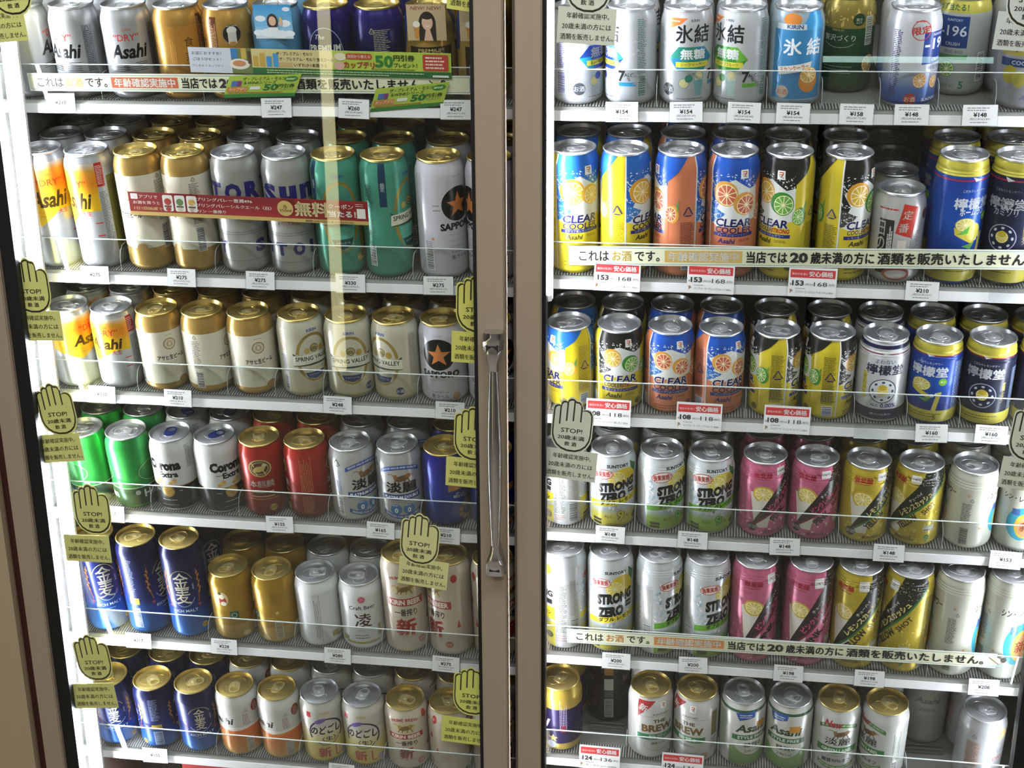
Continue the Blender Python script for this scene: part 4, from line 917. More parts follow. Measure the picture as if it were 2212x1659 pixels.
def strong(A, H, body, band, bandt, fruit, nine):
    k = H / 122
    A.grad(-40, 44, 7, .30 * H, ((0, body), (.6, body), (1, '#b9c4c4')), .2)
    A.specks(-40, 44, .25 * H, .80 * H, 90, '#9ab4c0', 2.2, 6); A.specks(-40, 44, .25 * H, .80 * H, 50, '#e8ecec', 1.8, 8)
    A.ell(14, .72 * H, 19, 14 * k, fruit); A.citrus(2, .70 * H, 13, fruit, '#dcc85c' , '#efe9c0'); A.poly([(24, .90 * H), (36, .83 * H), (32, .74 * H), (24, .82 * H)], '#2f6a34')
    A.text('SUNTORY', 4, .865 * H, 5, '#1c1e22', w=33, bold=.045)
    A.ell(-18, .755 * H, 15, 8, '#c03a34', rot=8); A.ell(-18, .755 * H, 14, 7, '#e6ded6', rot=8); A.text('強果実感！', -18, .757 * H, 8.4, '#c0302c', w=25, bold=.05, rot=8)
    A.text('STRONG', 3, .605 * H, 16 * min(k, 1.2), '#101112', w=55, bold=.075, slope=.17); A.text('ZERO', -4, .46 * H, 16 * min(k, 1.2), '#101112', w=39, bold=.075, slope=.17); A.rect(19, 30, .49 * H, .555 * H, '#2a2c30'); A.text('-196℃', 24.5, .522 * H, 3, '#e6e6e2', w=9)
    y = .365 * H
    A.poly([(-40, y - 9), (44, y + 5), (44, y + 15), (-40, y + 1)], band); A.text(bandt, 3, y + 4, 7.4, '#1c1d20', w=50, bold=.05, slope=.17)
    A.text('9', 8, .20 * H, 18, '#2a2a1e', bold=.09); A.text('9', 8, .20 * H, 16.5, nine, bold=.03); A.text('ALC.', -9, .19 * H, 4.4, '#2a2c30', w=13); A.text('%', 18, .185 * H, 5, '#2a2c30')
    A.rect(-34, -20, .115 * H, .15 * H, '#3a3a26'); A.rect(-34, -20, .07 * H, .105 * H, '#3a3a26'); A.fine(-12, 26, .05 * H, .07 * H, '#6a6a3c', n=1); A.ell(33, .15 * H, 5.5, 5.5, '#2f2f2c')
    A.rect(-80, -43, 7, .72 * H, '#c6c8c6', .4); A.fine(-78, -62, .2 * H, .7 * H, '#4c4e50'); A.fine(-78, -62, .1 * H, .18 * H, '#b0504a', n=3); A.rect(-103, -80, 7, .30 * H, body); A.rect(-103, -80, .33 * H, .46 * H, band); A.text(bandt[-2:], -92, .395 * H, 6, '#1c1d20', w=11, bold=.03); A.text('NG', -92, .6 * H, 11, '#17181a', w=18, bold=.045); A.rect(-97, -84, .49 * H, .54 * H, '#2a2c30'); A.ell(-90, .16 * H, 7, 6, '#6a6a3c'); A.ell(-92, .85 * H, 9, 8, fruit); A.bar(-58, -44, .08 * H, .34 * H, '#3a3c40', '#c8cac8'); A.fine(-58, -44, .38 * H, .75 * H, '#9a8c8a')
    A.ell(58, .7 * H, 12, 11, fruit); A.rect(44, 66, .33 * H, .46 * H, band); A.rect(44, 80, 7, .3 * H, body)
def sz_lemon(A, H): strong(A, H, '#cfc44e', '#e2cf34', 'ダブル レモン', '#d8bf2e', '#d8c83c')
def sz_grape(A, H): strong(A, H, '#8cae44', '#6fae3c', 'ダブル グレープ', '#c8b846', '#5fae44')
def shot(A, H, body, txt, txtc, word, dark, strip, pat):
    A.specks(-103, 103, 8, .95 * H, 620, pat, 2.3, 9); A.specks(-103, 103, 8, .5 * H, 90, '#e2d6c8' if pat != '#b39c2c' else '#ddd07c', 1.2, 10)
    A.poly([(-32, .62 * H), (4, .60 * H), (-6, .16 * H), (-24, .16 * H)], '#d9d3c4'); A.ell(-14, .60 * H, 15, 13, '#c8a83c', rot=-25); A.citrus(-14, .60 * H, 13.4, '#cdb04a', '#d8c468', rot=-25, ry=11); A.ell(-14, .46 * H, 11, 8, '#dcd6c8')
    A.poly([(-30, .16 * H), (-22, .30 * H), (-4, .56 * H), (14, .80 * H), (24, H - 4), (62, H - 4), (62, .90 * H), (34, .64 * H), (0, .36 * H)], dark)
    A.line([(-30, .16 * H), (0, .365 * H), (34, .645 * H), (62, .905 * H)], 3.0, strip); A.specks(20, 56, .78 * H, .95 * H, 60, '#cfc8b4', .6, 12)
    k = H / 122; sl = math.degrees(math.atan2(.28 * H, 34))
    A.text('チューハイ', 13, .665 * H, 4.6, '#efeae0', w=22 * k, rot=sl + 4, bold=.03); A.text(txt, 14, .565 * H, 9, txtc, w=54 * k, rot=sl, bold=.06)
    a, b = word
    A.text(a, 9 if a == 'PINK' else 5, .33 * H, 11, '#201e1a', w=(26 if a == 'PINK' else 34) * k, rot=sl, bold=.05); A.text(b, 32, .53 * H, 8, '#201e1a', w=22 * k, rot=sl, bold=.02)
    A.rrect(4, 18, .84 * H, .93 * H, 1, '#dad8d2'); A.text('-196℃', 11, .885 * H, 4, '#23242a', w=12, bold=.02); A.text('強炭酸', -16, .845 * H, 8.6, '#b02444' if a == 'PINK' else '#b0301c', w=26, bold=.05); A.rect(-28, -6, .795 * H, .803 * H, '#a83a3c')
    A.sake(-27, .16 * H, 7, '#3a3634', '#cfc8bc'); A.text('SUNTORY', 4, .105 * H, 4.2, '#4a4038', w=28, bold=.03)
    A.rect(28, 44, .22 * H, .30 * H, '#c4bfae'); A.text('プリン体ゼロ', 36, .28 * H, 2.6, '#33312c', w=14); A.text('糖類ゼロ', 36, .24 * H, 3, '#33312c', w=14, bold=.02); A.text('9', 34, .13 * H, 12, '#3c7a4c' if a != 'PINK' else '#c46a84', bold=.03); A.text('%', 43, .13 * H, 3, '#5a5648')
    A.fine(58, 72, .2 * H, .8 * H, '#4a4438'); A.bar(59, 71, .05 * H, .18 * H)
def pink(A, H): shot(A, H, 0, 'ピンクレモネード', '#d8547e', ('PINK', 'SHOT'), '#2c1f22', '#7c1c3c', '#b0506e')
def yellow(A, H): shot(A, H, 0, 'レモンスカッシュ', '#e2d68a', ('YELLOW', 'SHOT'), '#1c2018', '#2f6a30', '#b39c2c')
def shin(A, H):
    for A.o in (0, 104):
        A.text('シン・レモンサワー', 2, .71 * H, .065 * H, '#33342f', w=62, bold=.035); A.star(-32, .30 * H, 3, '#c88a5c'); A.text('SAPPORO', 2, .88 * H, 2.2, '#55564c')
        A.ell(0, .39 * H, 20, .21 * H, '#3f9fb8'); A.poly([(-19, .45 * H), (10, .66 * H), (19, .45 * H)], '#3f9fb8'); A.ell(5, .37 * H, 14, .16 * H, '#dcb84c'); A.ell(7, .36 * H, 11.5, .13 * H, '#d8a070'); A.text('新', 6, .36 * H, .12 * H, '#a8482c', bold=.02)
        A.rrect(-14, -4, .50 * H, .58 * H, 1, '#4a68a0'); A.ell(15, .52 * H, 5, 4, '#6aa468')
        A.fine(44, 58, .36 * H, .62 * H, '#55564e'); A.bar(45, 57, .08 * H, .3 * H, '#3c3d3a', '#b9bcae'); A.star(51, .72 * H, 3.6, '#c89c7c'); A.recycle(56, .66 * H, 3, '#55564e')
    A.o = 0
def brew_purple(A, H):
    A.rect(-103.6, 103.6, .70 * H, H - 4, '#c9ac4a', .6); A.rect(-103.6, 103.6, 6, .16 * H, '#c0a550', .6)
    A.text('SUNTORY', 0, .76 * H, 4, '#5a4a1c', w=24, bold=.03); A.text('THE', 0, .60 * H, 6, '#e8e4ee'); A.text('BREW', 0, .46 * H, 17, '#eceaf2', w=52, bold=.06); A.text('ザ・ブリュー', 0, .30 * H, 6, '#cfcadc', w=34, bold=.02); A.star(30, .24 * H, 8, '#d8c070', m=.3)
    A.fine(40, 52, .38 * H, .84 * H, '#bfb4d0', vert=True); A.rect(42, 50, .34 * H, .44 * H, '#8a2c44'); A.ell(28, .14 * H, 7, 7, '#b9c0d8')
def brew_green(A, H):
    A.poly([(-30, .93 * H), (-2, .93 * H), (-30, .68 * H)], '#a93434'); A.text('新', -21, .83 * H, 12, '#efe6e0', bold=.03, rot=-20); seven(A, 10, .86 * H, .9)
    A.text('SUNTORY', 6, .735 * H, 3.6, '#6a5c50', w=26, bold=.03); A.rect(-28, 34, .70 * H, .705 * H, '#8a7c6c'); A.text('THE', 4, .63 * H, 6.5, '#54422c', w=20, bold=.04); A.text('BREW', 2, .52 * H, 14, '#6e5530', w=50, bold=.05)
    A.poly([(-30, .43 * H), (30, .43 * H), (30, .34 * H), (-30, .34 * H)], '#2c7a4a'); A.text('糖質0', 2, .385 * H, 7.6, '#e2e8da', w=28, bold=.03); A.text('糖質ゼロ', 2, .28 * H, 4, '#4a4030', w=20, bold=.02)
    A.ring(2, .36 * H, 26, 24, .8, '#a8967c', .2, 215, 325); A.ell(30, .14 * H, 6, 6, '#b49c84'); A.rect(40, 52, .42 * H, .8 * H, '#8a7c58', .2); A.fine(40, 52, .2 * H, .4 * H, '#7c6f60'); A.fine(-56, -40, .15 * H, .8 * H, '#a8a49c')
def free(A, H):
    A.rect(-103.6, 103.6, .865 * H, .90 * H, '#35583c'); A.grad(-34, 34, 7, .36 * H, ((0, '#5c8a4a'), (.6, '#7ca05a'), (1, '#8aac6c'))); A.ell(0, .42 * H, 27, .2 * H, '#d6d6c8')
    A.poly([(-26, .86 * H), (4, .89 * H), (2, .80 * H), (-20, .75 * H)], '#33589c'); A.fine(-20, 0, .79 * H, .85 * H, '#d8dee8', n=2, h=1.4); wordmark(A, 0, .63 * H, 15, '#2c4030', 48)
    A.poly([(-30, .53 * H), (30, .53 * H), (30, .45 * H), (-30, .45 * H)], '#3c6a46'); A.text('STYLE FREE', 0, .49 * H, 5.4, '#e0e4d6', w=44, bold=.02); A.text('糖質0', 2, .37 * H, 9, '#3a3c36', w=28, bold=.02); A.text('24kcal', 0, .275 * H, 5, '#3a3c36', w=22); A.fine(-52, -38, .2 * H, .82 * H, '#5a8a70'); A.rect(6, 22, .62 * H, .72 * H, '#c48a3a')
def greenlabel(A, H):
    arcband(A, .79 * H, 30, '#4a7c3e', 'GOOD VALUE AND QUALITY', '#d8e2c8'); A.text('New', -8, .80 * H, 13, '#a83448', w=26, bold=.04, shear=.25)
    beast(A, 4, .655 * H, .95, '#6a5038', '#8a6a44'); A.text('淡麗', 0, .535 * H, 13, '#34342e', w=38, bold=.02); A.poly([(-31, .45 * H), (31, .45 * H), (31, .355 * H), (-31, .355 * H)], '#3c7c42'); A.text('GREEN LABEL', 0, .40 * H, 6, '#e2e8d8', w=46, bold=.03)
    A.text('グリーンラベル', 0, .315 * H, 3, '#4a4a42', w=26); A.text('糖質70％オフ', 0, .24 * H, 7, '#33332e', w=42, bold=.03); arcband(A, .13 * H, 28, '#5c8c50', 'BREWED FOR GOOD TIMES', '#d4dcc4', up=False); A.fine(42, 54, .3 * H, .8 * H, '#4a7c56', vert=True); A.bar(43, 53, .08 * H, .26 * H)
def zero(A, H):
    wordmark(A, 0, .72 * H, 11, '#6e6c68', 36); A.text('ZERO', 0, .58 * H, 6, '#706e68', w=24, bold=.03); A.fine(-12, 12, .3 * H, .5 * H, '#8a8880')
def drycitrus(A, H):
    A.citrus(0, .78 * H, 11, '#d09040', '#dca85c', ry=8, rot=30); wordmark(A, 4, .56 * H, 11, '#8c8e94', 28); A.text('DRY', 0, .44 * H, 6, '#a85a50', w=20, bold=.02); A.rect(-50, -30, .3 * H, .68 * H, '#a89a90', .2); A.fine(-49, -31, .31 * H, .67 * H, '#7c5a50'); A.recycle(-40, .76 * H, 4, '#66666a'); A.fine(-49, -31, .08 * H, .26 * H, '#66666a'); A.star(2, .2 * H, 8, '#b87c84')
def darkbrew(A, H):
    A.text('BREW', 40, .70 * H, 12, '#5c5a4c', w=34, bold=.04); A.text('BREW', -40, .70 * H, 12, '#5c5a4c', w=34, bold=.04); A.rect(-7, 7, .80 * H, .9 * H, '#a07a44', .3); A.rect(-7, 7, .56 * H, .74 * H, '#a9a89c'); A.rect(-7, 7, .44 * H, .55 * H, '#55565c'); A.bar(-7, 7, .12 * H, .42 * H, '#4c4c48', '#a9a89c'); A.ell(-24, .3 * H, 6, 6, '#4a483e')
# key: art, base colour, metallic, lid, ribs, words for its look
KIND = dict(
    dry=(dry, '#c9cace', .85, 'silver', 0, 'silver can with red and black lettering'), dry_orange=(dry_orange, '#d0d2d6', .75, 'silver', 0, 'silver can with orange-yellow glow'),
    goldcream=(goldcream, '#c7a25c', .85, 'gold', 0, 'gold can with cream label and round emblem'), wide_letters=(wide_letters, '#b9b9b4', .75, 'silver', 0, 'silver can with huge navy letters'),
    spring_green=(spring_green, '#4f9f86', .5, 'gold', 0, 'teal-green can with gold ring and ribbon'), silk=(silk, '#d0ccb8', .4, 'gold', 0, 'pale can with gold ring and ribbon'),
    starcan=(starcan, '#d5d2da', .2, 'gold', 0, 'white can with orange star on black disc'), hein=(hein, '#2f9a4c', .65, 'silver', 0, 'bright green can with dark foot band'),
    corona=(corona, '#d3d4d0', .15, 'silver', 0, 'white-over-black can with blue tab'), redkirin=(redkirin, '#8c1d18', .5, 'gold', 0, 'deep red can with gold oval emblem'),
    platinum=(platinum, '#c4c6c6', .7, 'silver', 0, 'silver can with blue bands'), bluebeer=(bluebeer, '#1c2c8a', .5, 'gold', 0, 'royal blue can with orange sparks'),
    kinmugi=(kinmugi, '#182a78', .5, 'gold', 0, 'navy-to-blue can with gold characters and wheat'), goldemblem=(goldemblem, '#b8912f', .8, 'gold', 0, 'deep gold can with small green square'),
    craft=(craft, '#dfe1df', .1, 'silver', 0, 'white can with pink flower'), ichiban=(ichiban, '#d3c7b4', .25, 'gold', 0, 'beige can with red banner'),
    orangewhite=(orangewhite, '#dcdad4', .2, 'gold', 0, 'white-over-orange can with red oval badge'), nodo=(nodo, '#d2cfc4', .3, 'silver', 0, 'white-and-yellow can with navy swirl'),
    premium=(premium, '#171c4a', .5, 'gold', 0, 'navy can with white arched frame'), goldnavy=(goldnavy, '#c4a04c', .75, 'gold', 0, 'gold can with dark panel and blue shoulders'),
    skyblue=(skyblue, '#4f9fd4', .5, 'silver', 0, 'sky blue can'), foodgold=(foodgold, '#c99a4c', .75, 'silver', 0, 'amber gold can with brown stamp'),
    ice_lemon=(ice_lemon, '#d2d5da', .45, 'silver', 0, 'silver can with deep blue hexagon'), ice_shiku=(ice_shiku, '#d2d4d6', .45, 'silver', 0, 'silver can with teal hexagon and drink glass'),
    ice_grape=(ice_grape, '#d2d4d6', .45, 'silver', 0, 'silver can with green hexagon'), ice_orange=(ice_orange, '#a9bcc8', .5, 'silver', 0, 'sky blue can with orange fruit'),
    lux_green=(lux_green, '#1f4a30', .4, 'gold', 0, 'dark green can with gold top'), limited=(limited, '#cfd0d4', .5, 'silver', 0, 'silver-to-blue can with red round stamp'),
    lime5=(lime5, '#b9bdb8', .5, 'silver', 0, 'silver can with lime and yellow top band'), lemonsour=(lemonsour, '#b4b4bc', .4, 'silver', 0, 'pale grey can with two lemons'),
    cl_lemon=(cl_lemon, '#e2cb2a', .1, 'silver', 0, 'yellow and blue can with lemon slices'), cl_grape=(cl_grape, '#d07c56', .1, 'silver', 0, 'salmon-blue can with grapefruit slices'),
    cl_lime=(cl_lime, '#d6c232', .1, 'silver', 0, 'yellow-black can with lime'), oldstyle=(oldstyle, '#c9c8c6', .5, 'silver', 0, 'silver can with red flag and black panel'),
    ld_blue=(ld_blue, '#1e4a9c', .2, 'silver', 1, 'bright blue can with yellow neck and lemon'), ld_dark=(ld_dark, '#20263c', .2, 'silver', 1, 'dark navy can with round crest'),
    ld_white=(ld_white, '#d4d6d8', .25, 'silver', 1, 'white can with navy foot'), sz_lemon=(sz_lemon, '#d6dbdd', .4, 'silver', 0, 'silver can with lemon and yellow band'),
    sz_grape=(sz_grape, '#d6dbdd', .4, 'silver', 1, 'ribbed silver can with green band'), pink=(pink, '#c96a88', .4, 'silver', 1, 'pink can with black diagonal wedge'),
    yellow=(yellow, '#c4ae3a', .5, 'silver', 1, 'yellow can with black diagonal wedge'), shin=(shin, '#cfd0c0', .25, 'silver', 1, 'cream can with blue and yellow drop'),
    brew_purple=(brew_purple, '#2a1f50', .3, 'gold', 0, 'purple can with gold shoulder'), brew_green=(brew_green, '#d3d2cc', .3, 'gold', 0, 'white can with green band and red corner'),
    free=(free, '#d2d2ca', .25, 'silver', 0, 'white can with green banner and green foot'), greenlabel=(greenlabel, '#d0d1cb', .35, 'gold', 0, 'white can with green banners and running beast'),
    zero=(zero, '#a9a6a0', .5, 'silver', 0, 'dull silver can with grey lettering'), drycitrus=(drycitrus, '#c6c7ca', .7, 'silver', 0, 'silver can with orange slice'),
    darkbrew=(darkbrew, '#1e1b16', .2, 'gold', 0, 'blackish can with white barcode strip'),
)
NICK = {'dry': 'red-lettered', 'dry_orange': 'orange-silver', 'goldcream': 'cream-labelled', 'wide_letters': 'navy-lettered', 'spring_green': 'teal', 'silk': 'ribboned', 'starcan': 'starred', 'hein': 'green', 'corona': 'white-black', 'redkirin': 'red', 'platinum': 'blue-banded', 'bluebeer': 'royal blue', 'kinmugi': 'wheat', 'goldemblem': 'deep gold', 'craft': 'white', 'ichiban': 'beige', 'orangewhite': 'orange-white', 'nodo': 'swirl', 'premium': 'navy', 'goldnavy': 'gold', 'skyblue': 'sky blue', 'foodgold': 'amber', 'ice_lemon': 'blue-hexagon', 'ice_shiku': 'teal-hexagon', 'ice_grape': 'green-hexagon', 'ice_orange': 'orange-fruit', 'lux_green': 'dark green', 'limited': 'stamped', 'lime5': 'lime', 'lemonsour': 'grey', 'cl_lemon': 'yellow-blue', 'cl_grape': 'salmon', 'cl_lime': 'yellow-black', 'oldstyle': 'red-flag', 'ld_blue': 'bright blue', 'ld_dark': 'navy', 'ld_white': 'white-crest', 'sz_lemon': 'yellow-band', 'sz_grape': 'green-band', 'pink': 'pink', 'yellow': 'yellow-wedge', 'shin': 'cream', 'brew_purple': 'purple', 'brew_green': 'red-corner', 'free': 'green-footed', 'greenlabel': 'green-banner', 'zero': 'dull silver', 'drycitrus': 'orange-slice', 'darkbrew': 'blackish'}
_cm = {}
def body_mesh(kind, h):
    if (kind, h) not in _cm:
        fn, base, metal, lid, ribs, _ = KIND[kind]; A = Art(); fn(A, h)
        _cm[kind, h] = can_mesh('body', h, base, metal, A, bool(ribs))
    return _cm[kind, h]
ROWW = ('front row', 'second row', 'third row', 'fourth row', 'fifth row', 'sixth row')
def put_can(kind, n, x, t, h, rot, row, where=''):
    p = on_shelf(n, x, t, 0.12)
    th = math.radians(rot) + math.atan2(CAM.x - x, p.y - CAM.y)
    o = empty('drink_can'); M_ = Matrix.Rotation(TILT, 4, 'X') @ Matrix.Rotation(th, 4, 'Z'); M_.translation = Vector((p.x, p.y, z_(p.z))) * S
    o.matrix_world = M_
    lid = KIND[kind][3]
    link('body', body_mesh(kind, h), None, o)
    l = link('lid', LID[lid], None, o); l.location.z = h * S
    tb = link('tab', TAB['blue' if kind == 'corona' else lid], None, l); tb.scale = (1.12, 1.12, 1.0); tb.rotation_euler = (0, 0, random.uniform(-math.pi, math.pi))
    l.rotation_euler.z = 0
    size = 'tall ' if h > 150 else ''
    look = size + KIND[kind][5]
    lab = f'{look}, {ROWW[row]}, {ORD[int(n[1])]} shelf{where}'
    tag(o, lab, 'drink can', f'{size}{NICK[kind]} cans, {ORD[int(n[1])]} shelf')
    if not 4 <= len(lab.split()) <= 16: print('LABEL', lab)
    return o
# shelf by shelf: (kind, turn of its art) for each lane
FRONT = dict(
    L1=[('dry', 70), ('dry', -42), ('dry', -6), ('foodgold', 8), ('foodgold', -85), ('skyblue', 0), ('premium', -10), ('premium', 180), ('goldnavy', 0), ('goldnavy', 10)],
    L2=[('dry_orange', 5), ('dry_orange', -48), ('goldcream', -45), ('goldcream', -75), ('wide_letters', -60), ('wide_letters', 97), ('spring_green', 5), ('spring_green', 62), ('starcan', 42), ('starcan', -60)],
    L3=[('dry_orange', 50), ('dry_orange', -28), ('goldcream', 18), ('goldcream', 62), ('goldcream', 14), ('silk', 28), ('silk', 2), ('silk', -40), ('starcan', -12), ('starcan', 30)],
    L4=[('hein', -62), ('hein', 66), ('corona', -28), ('corona', 25), ('redkirin', -8), ('redkirin', 85), ('platinum', 34), ('platinum', 2), ('bluebeer', 32), ('bluebeer', 20)],
    L5=[('kinmugi', 5), ('kinmugi', 55), ('kinmugi', -14), ('goldemblem', -20), ('goldemblem', -82), ('craft', 95), ('craft', 0), ('ichiban', 0), ('ichiban', -45), ('ichiban', 60)],
    L6=[('kinmugi', -5), ('kinmugi', 80), ('kinmugi', 2), ('orangewhite', -58), ('orangewhite', -62), ('nodo', 8), ('nodo', -8), ('ichiban', -5), ('ichiban', 75), ('ichiban', 40)],
    R1=[('ice_lemon', 55), ('ice_lemon', -68), ('ice_shiku', 12), ('ice_grape', -36), ('ice_orange', 6), ('lux_green', -12), ('limited', 62), ('lime5', -18), ('lemonsour', 0)],
    R2=[('cl_lemon', 14), ('cl_lemon', 58), ('cl_grape', 96), ('cl_grape', 4), ('cl_lime', -36), ('cl_lime', 48), ('oldstyle', 4), ('ld_blue', 36), ('ld_dark', -15)],
    R3=[('cl_lemon', -66), ('cl_lime', 2), ('cl_grape', 4), ('cl_grape', 26), ('cl_lime', 84), ('cl_lime', 80), ('ld_white', 6), ('ld_blue', -14), ('ld_dark', -6), ('ld_dark', 40)],
    R4=[('sz_lemon', 110), ('sz_lemon', 8), ('sz_grape', 34), ('sz_grape', 12), ('pink', 26), ('pink', 8), ('yellow', 20), ('yellow', -26), ('shin', 86), ('shin', 5)],
    R5=[('sz_lemon', 115), ('sz_lemon', 8), ('sz_grape', 60), ('sz_grape', 42), ('pink', 25), ('pink', 6), ('yellow', -6), ('yellow', -56), ('shin', 86), ('shin', 38)],
    R6=[('brew_purple', -72), ('darkbrew', 0), ('brew_green', 18), ('brew_green', -26), ('free', 28), ('free', -8), ('greenlabel', 8), ('greenlabel', -46), ('zero', 8), ('drycitrus', 55)])
PUSHED = {('R1', 5): 67, ('R1', 7): 60, ('R6', 1): 70, ('R6', 8): 76}     # lanes whose first can stands back
BACKKIND = {('R2', 6): 'oldstyle'}
PITCH = 67.1
def neighbour(lanes, i):                        # what stands beside a can when its twin stands on its other side
    k = lanes[i][0]; same = lambda j: 0 <= j < len(lanes) and lanes[j][0] == k
    if not (same(i - 1) or same(i + 1)): return ''
    if same(i - 1) and same(i + 1): return ', between twins'
    j = i - 1 if same(i + 1) else i + 1
    if 0 <= j < len(lanes):
        o = 2 * i - j; step = 1 if o > i else -1
        while same(o): o += step
        twin = 0 <= o < len(lanes) and lanes[o][0] == lanes[j][0]     # the same look on both sides of the run
        pair = any(0 <= q < len(lanes) and lanes[q][0] == lanes[j][0] for q in (j + (1 if j > i else -1),))
        return f", beside {('paired ' if pair else 'lone ') if twin else ''}{NICK[lanes[j][0]]} can"
    return ', at shelf end'

NCAN = 0
for n, lanes in FRONT.items():
    up = n[0] + str(int(n[1]) - 1)
    for i, (kind, rot) in enumerate(lanes):
        x = LANE[n][i]; h = can_h(n, i); t0 = Y0 + PUSHED.get((n, i), 0)
        hid = 0
        for k in range(6):
            t = t0 + k * PITCH
            if t > 400: break
            if k:
                u, v = project(on_shelf(n, x, t - 29, h))            # near edge of this can's rim
                lim = (project((x, 0, ZS[up] - STRIP))[1] if up in ZS else 0.0)
                if v < lim - 2: hid += 1
                if hid > 0 and not (k == 1): break
                if u > W + 70: break
            put_can(kind, n, x + (random.uniform(-1, 1) * 0.15 if k else 0), t, h, rot if k == 0 else random.uniform(-180, 180), k, neighbour(lanes, i)); NCAN += 1
print('CANS', NCAN)
# ------------------------------------------------------------------ price tags on the shelf strips
HOLD = {}
def holder_mesh(w, h):
    if (w, h) not in HOLD:
        HOLD[w, h] = MB().box(-w / 2 - 1.2, w / 2 + 1.2, 0.9, 1.9, -h / 2 - 1.2, h / 2 + 1.2).box(-w / 2 - 1.2, w / 2 + 1.2, -0.5, 0.9, -h / 2 - 1.2, -h / 2 - 0.4).mesh('holder', MAT['acrylic'])
    return HOLD[w, h]
def price_tag(n, u, v, price, tax, name='', w=41, h=25):
    p = on_y(u, v, -4.6)
    A = Art(); r = random.Random(int(u))
    A.fine(-w * .38, w * .38, h * .18, h * .4, '#8c8c8c', n=2, h=1.2)
    A.text('¥' + price, 0, h * .02, 5.4, '#1c1c1e', w=16 if len(price) < 4 else 17, bold=.03)
    A.text('(税込¥' + tax + ')', 0, -h * .19, 3.4, '#48484a', w=24); A.fine(-w * .28, w * .28, -h * .38, -h * .31, '#77777a', n=1, h=.9)
    t = empty('price_tag', (p.x, p.y, z_(p.z))); t.rotation_euler = (math.radians(-4), math.radians(r.uniform(-1.5, 2.0)), 0)
    link('card', flat_mesh('card', A, .5, (box_pts(w, h), '#e6e6e4')), None, t); link('holder', holder_mesh(w, h), None, t)
    i = min(range(len(LANE[n])), key=lambda q: abs(LANE[n][q] - p.x)); kd = FRONT[n][i][0]
    tag(t, f'white price tag reading {price.replace(".", "")}, {ORD[int(n[1])]} shelf edge, below the {NICK[kd]} cans', 'price tag', 'white price tags on the shelf edges')
def sale_tag(n, u, v, price, tax, dec, name, w=61, h=38.5):
    p = on_y(u, v, -5.2); A = Art()
    A.rect(-w / 2 + 2, w / 2 - 2, h * .14, h * .42, '#cc3a3c'); A.text('毎日の生活に', -w * .27, h * .27, 3.0, '#f6e4e0', w=20); A.text('安心価格', w * .17, h * .28, 7, '#fbf3f0', w=30, bold=.035)
    A.text('¥', -w * .45, -h * .08, 3, '#2c2c30'); A.text(price, -w * .30, -h * .04, 7, '#2c2c30', w=15, bold=.04); A.text('(税込¥', -w * .07, -h * .08, 3, '#4a4a4e', w=10); A.text(tax, w * .17, -h * .06, 5.6, '#3a3a3e', w=17, bold=.005); A.text('.' + dec + ')', w * .39, -h * .08, 3.6, '#4a4a4e', w=9)
    A.text('7', -w * .44, -h * .32, 5, '#c8553c', bold=.04); A.rect(-w * .46, -w * .40, -h * .33, -h * .30, '#3a8a5a')
    A.fine(-w * .35, -w * .12, -h * .24, -h * .2, '#8a8a8c', n=1, h=.8); A.text(name, w * .05, -h * .34, 3, '#3a3a3e', w=w * .78, bold=.01)
    t = empty('sale_price_tag', (p.x, p.y, z_(p.z))); t.rotation_euler = (math.radians(-4), math.radians(1.0), 0)
    link('card', flat_mesh('card', A, .5, (box_pts(w, h), '#efeeec')), None, t); link('holder', holder_mesh(w * .7, h * .9), None, t)
    tag(t, f'red-headed sale price tag for {name_en[name[-3:]+price]}, {ORD[int(n[1])]} shelf edge', 'price tag')
TAGS = dict(L1=[(131, 222, '210', '231'), (597, 233, '247', '271.70'), (764, 235, '260', '286'), (985, 237, '247', '271.70')],
    L2=[(205, 594, '275', '302.50'), (392, 600, '275', '302.50'), (562, 606, '275', '302.50'), (757, 612, '330', '363'), (947, 617, '275', '302.50')],
    L3=[(220, 852, '210', '231'), (384, 860, '210', '231'), (729, 875, '248', '272.80'), (972, 887, '210', '231')],
    L4=[(240, 1110, '217', '238.70'), (604, 1133, '155', '170.50'), (822, 1146, '165', '181.50'), (963, 1157, '210', '231')],
    L5=[(299, 1384, '217', '238.70'), (484, 1397, '228', '250.80'), (729, 1417, '280', '308'), (963, 1435, '275', '302.50')],
    L6=[(335, 1632, '155', '170.50'), (738, 1666, '155', '170.50')],
    R1=[(1343, 242, '154', '169.40'), (1482, 242, '154', '169.40'), (1607, 243, '154', '169.40'), (1713, 245, '154', '169.40'), (1850, 247, '158', '173.80'), (1969, 248, '148', '162.80'), (2117, 249, '148', '162.80')],
    R2=[(1992, 629, '210', '231')], R3=[(2012, 936, '160', '176'), (2141, 939, '160', '176')],
    R4=[(1318, 1155, '148', '162.80'), (1496, 1167, '148', '162.80'), (1695, 1181, '148', '162.80'), (1920, 1195, '148', '162.80'), (2172, 1210, '153', '168.30')],
    R5=[(1331, 1428, '200', '220'), (1497, 1437, '200', '220'), (1703, 1455, '198', '217.80'), (1878, 1466, '198', '217.80'), (2125, 1485, '208', '228.80')])
for n, L in TAGS.items():
    for (u, v, p, tx) in L: price_tag(n, u, v, p, tx)
name_en = {}
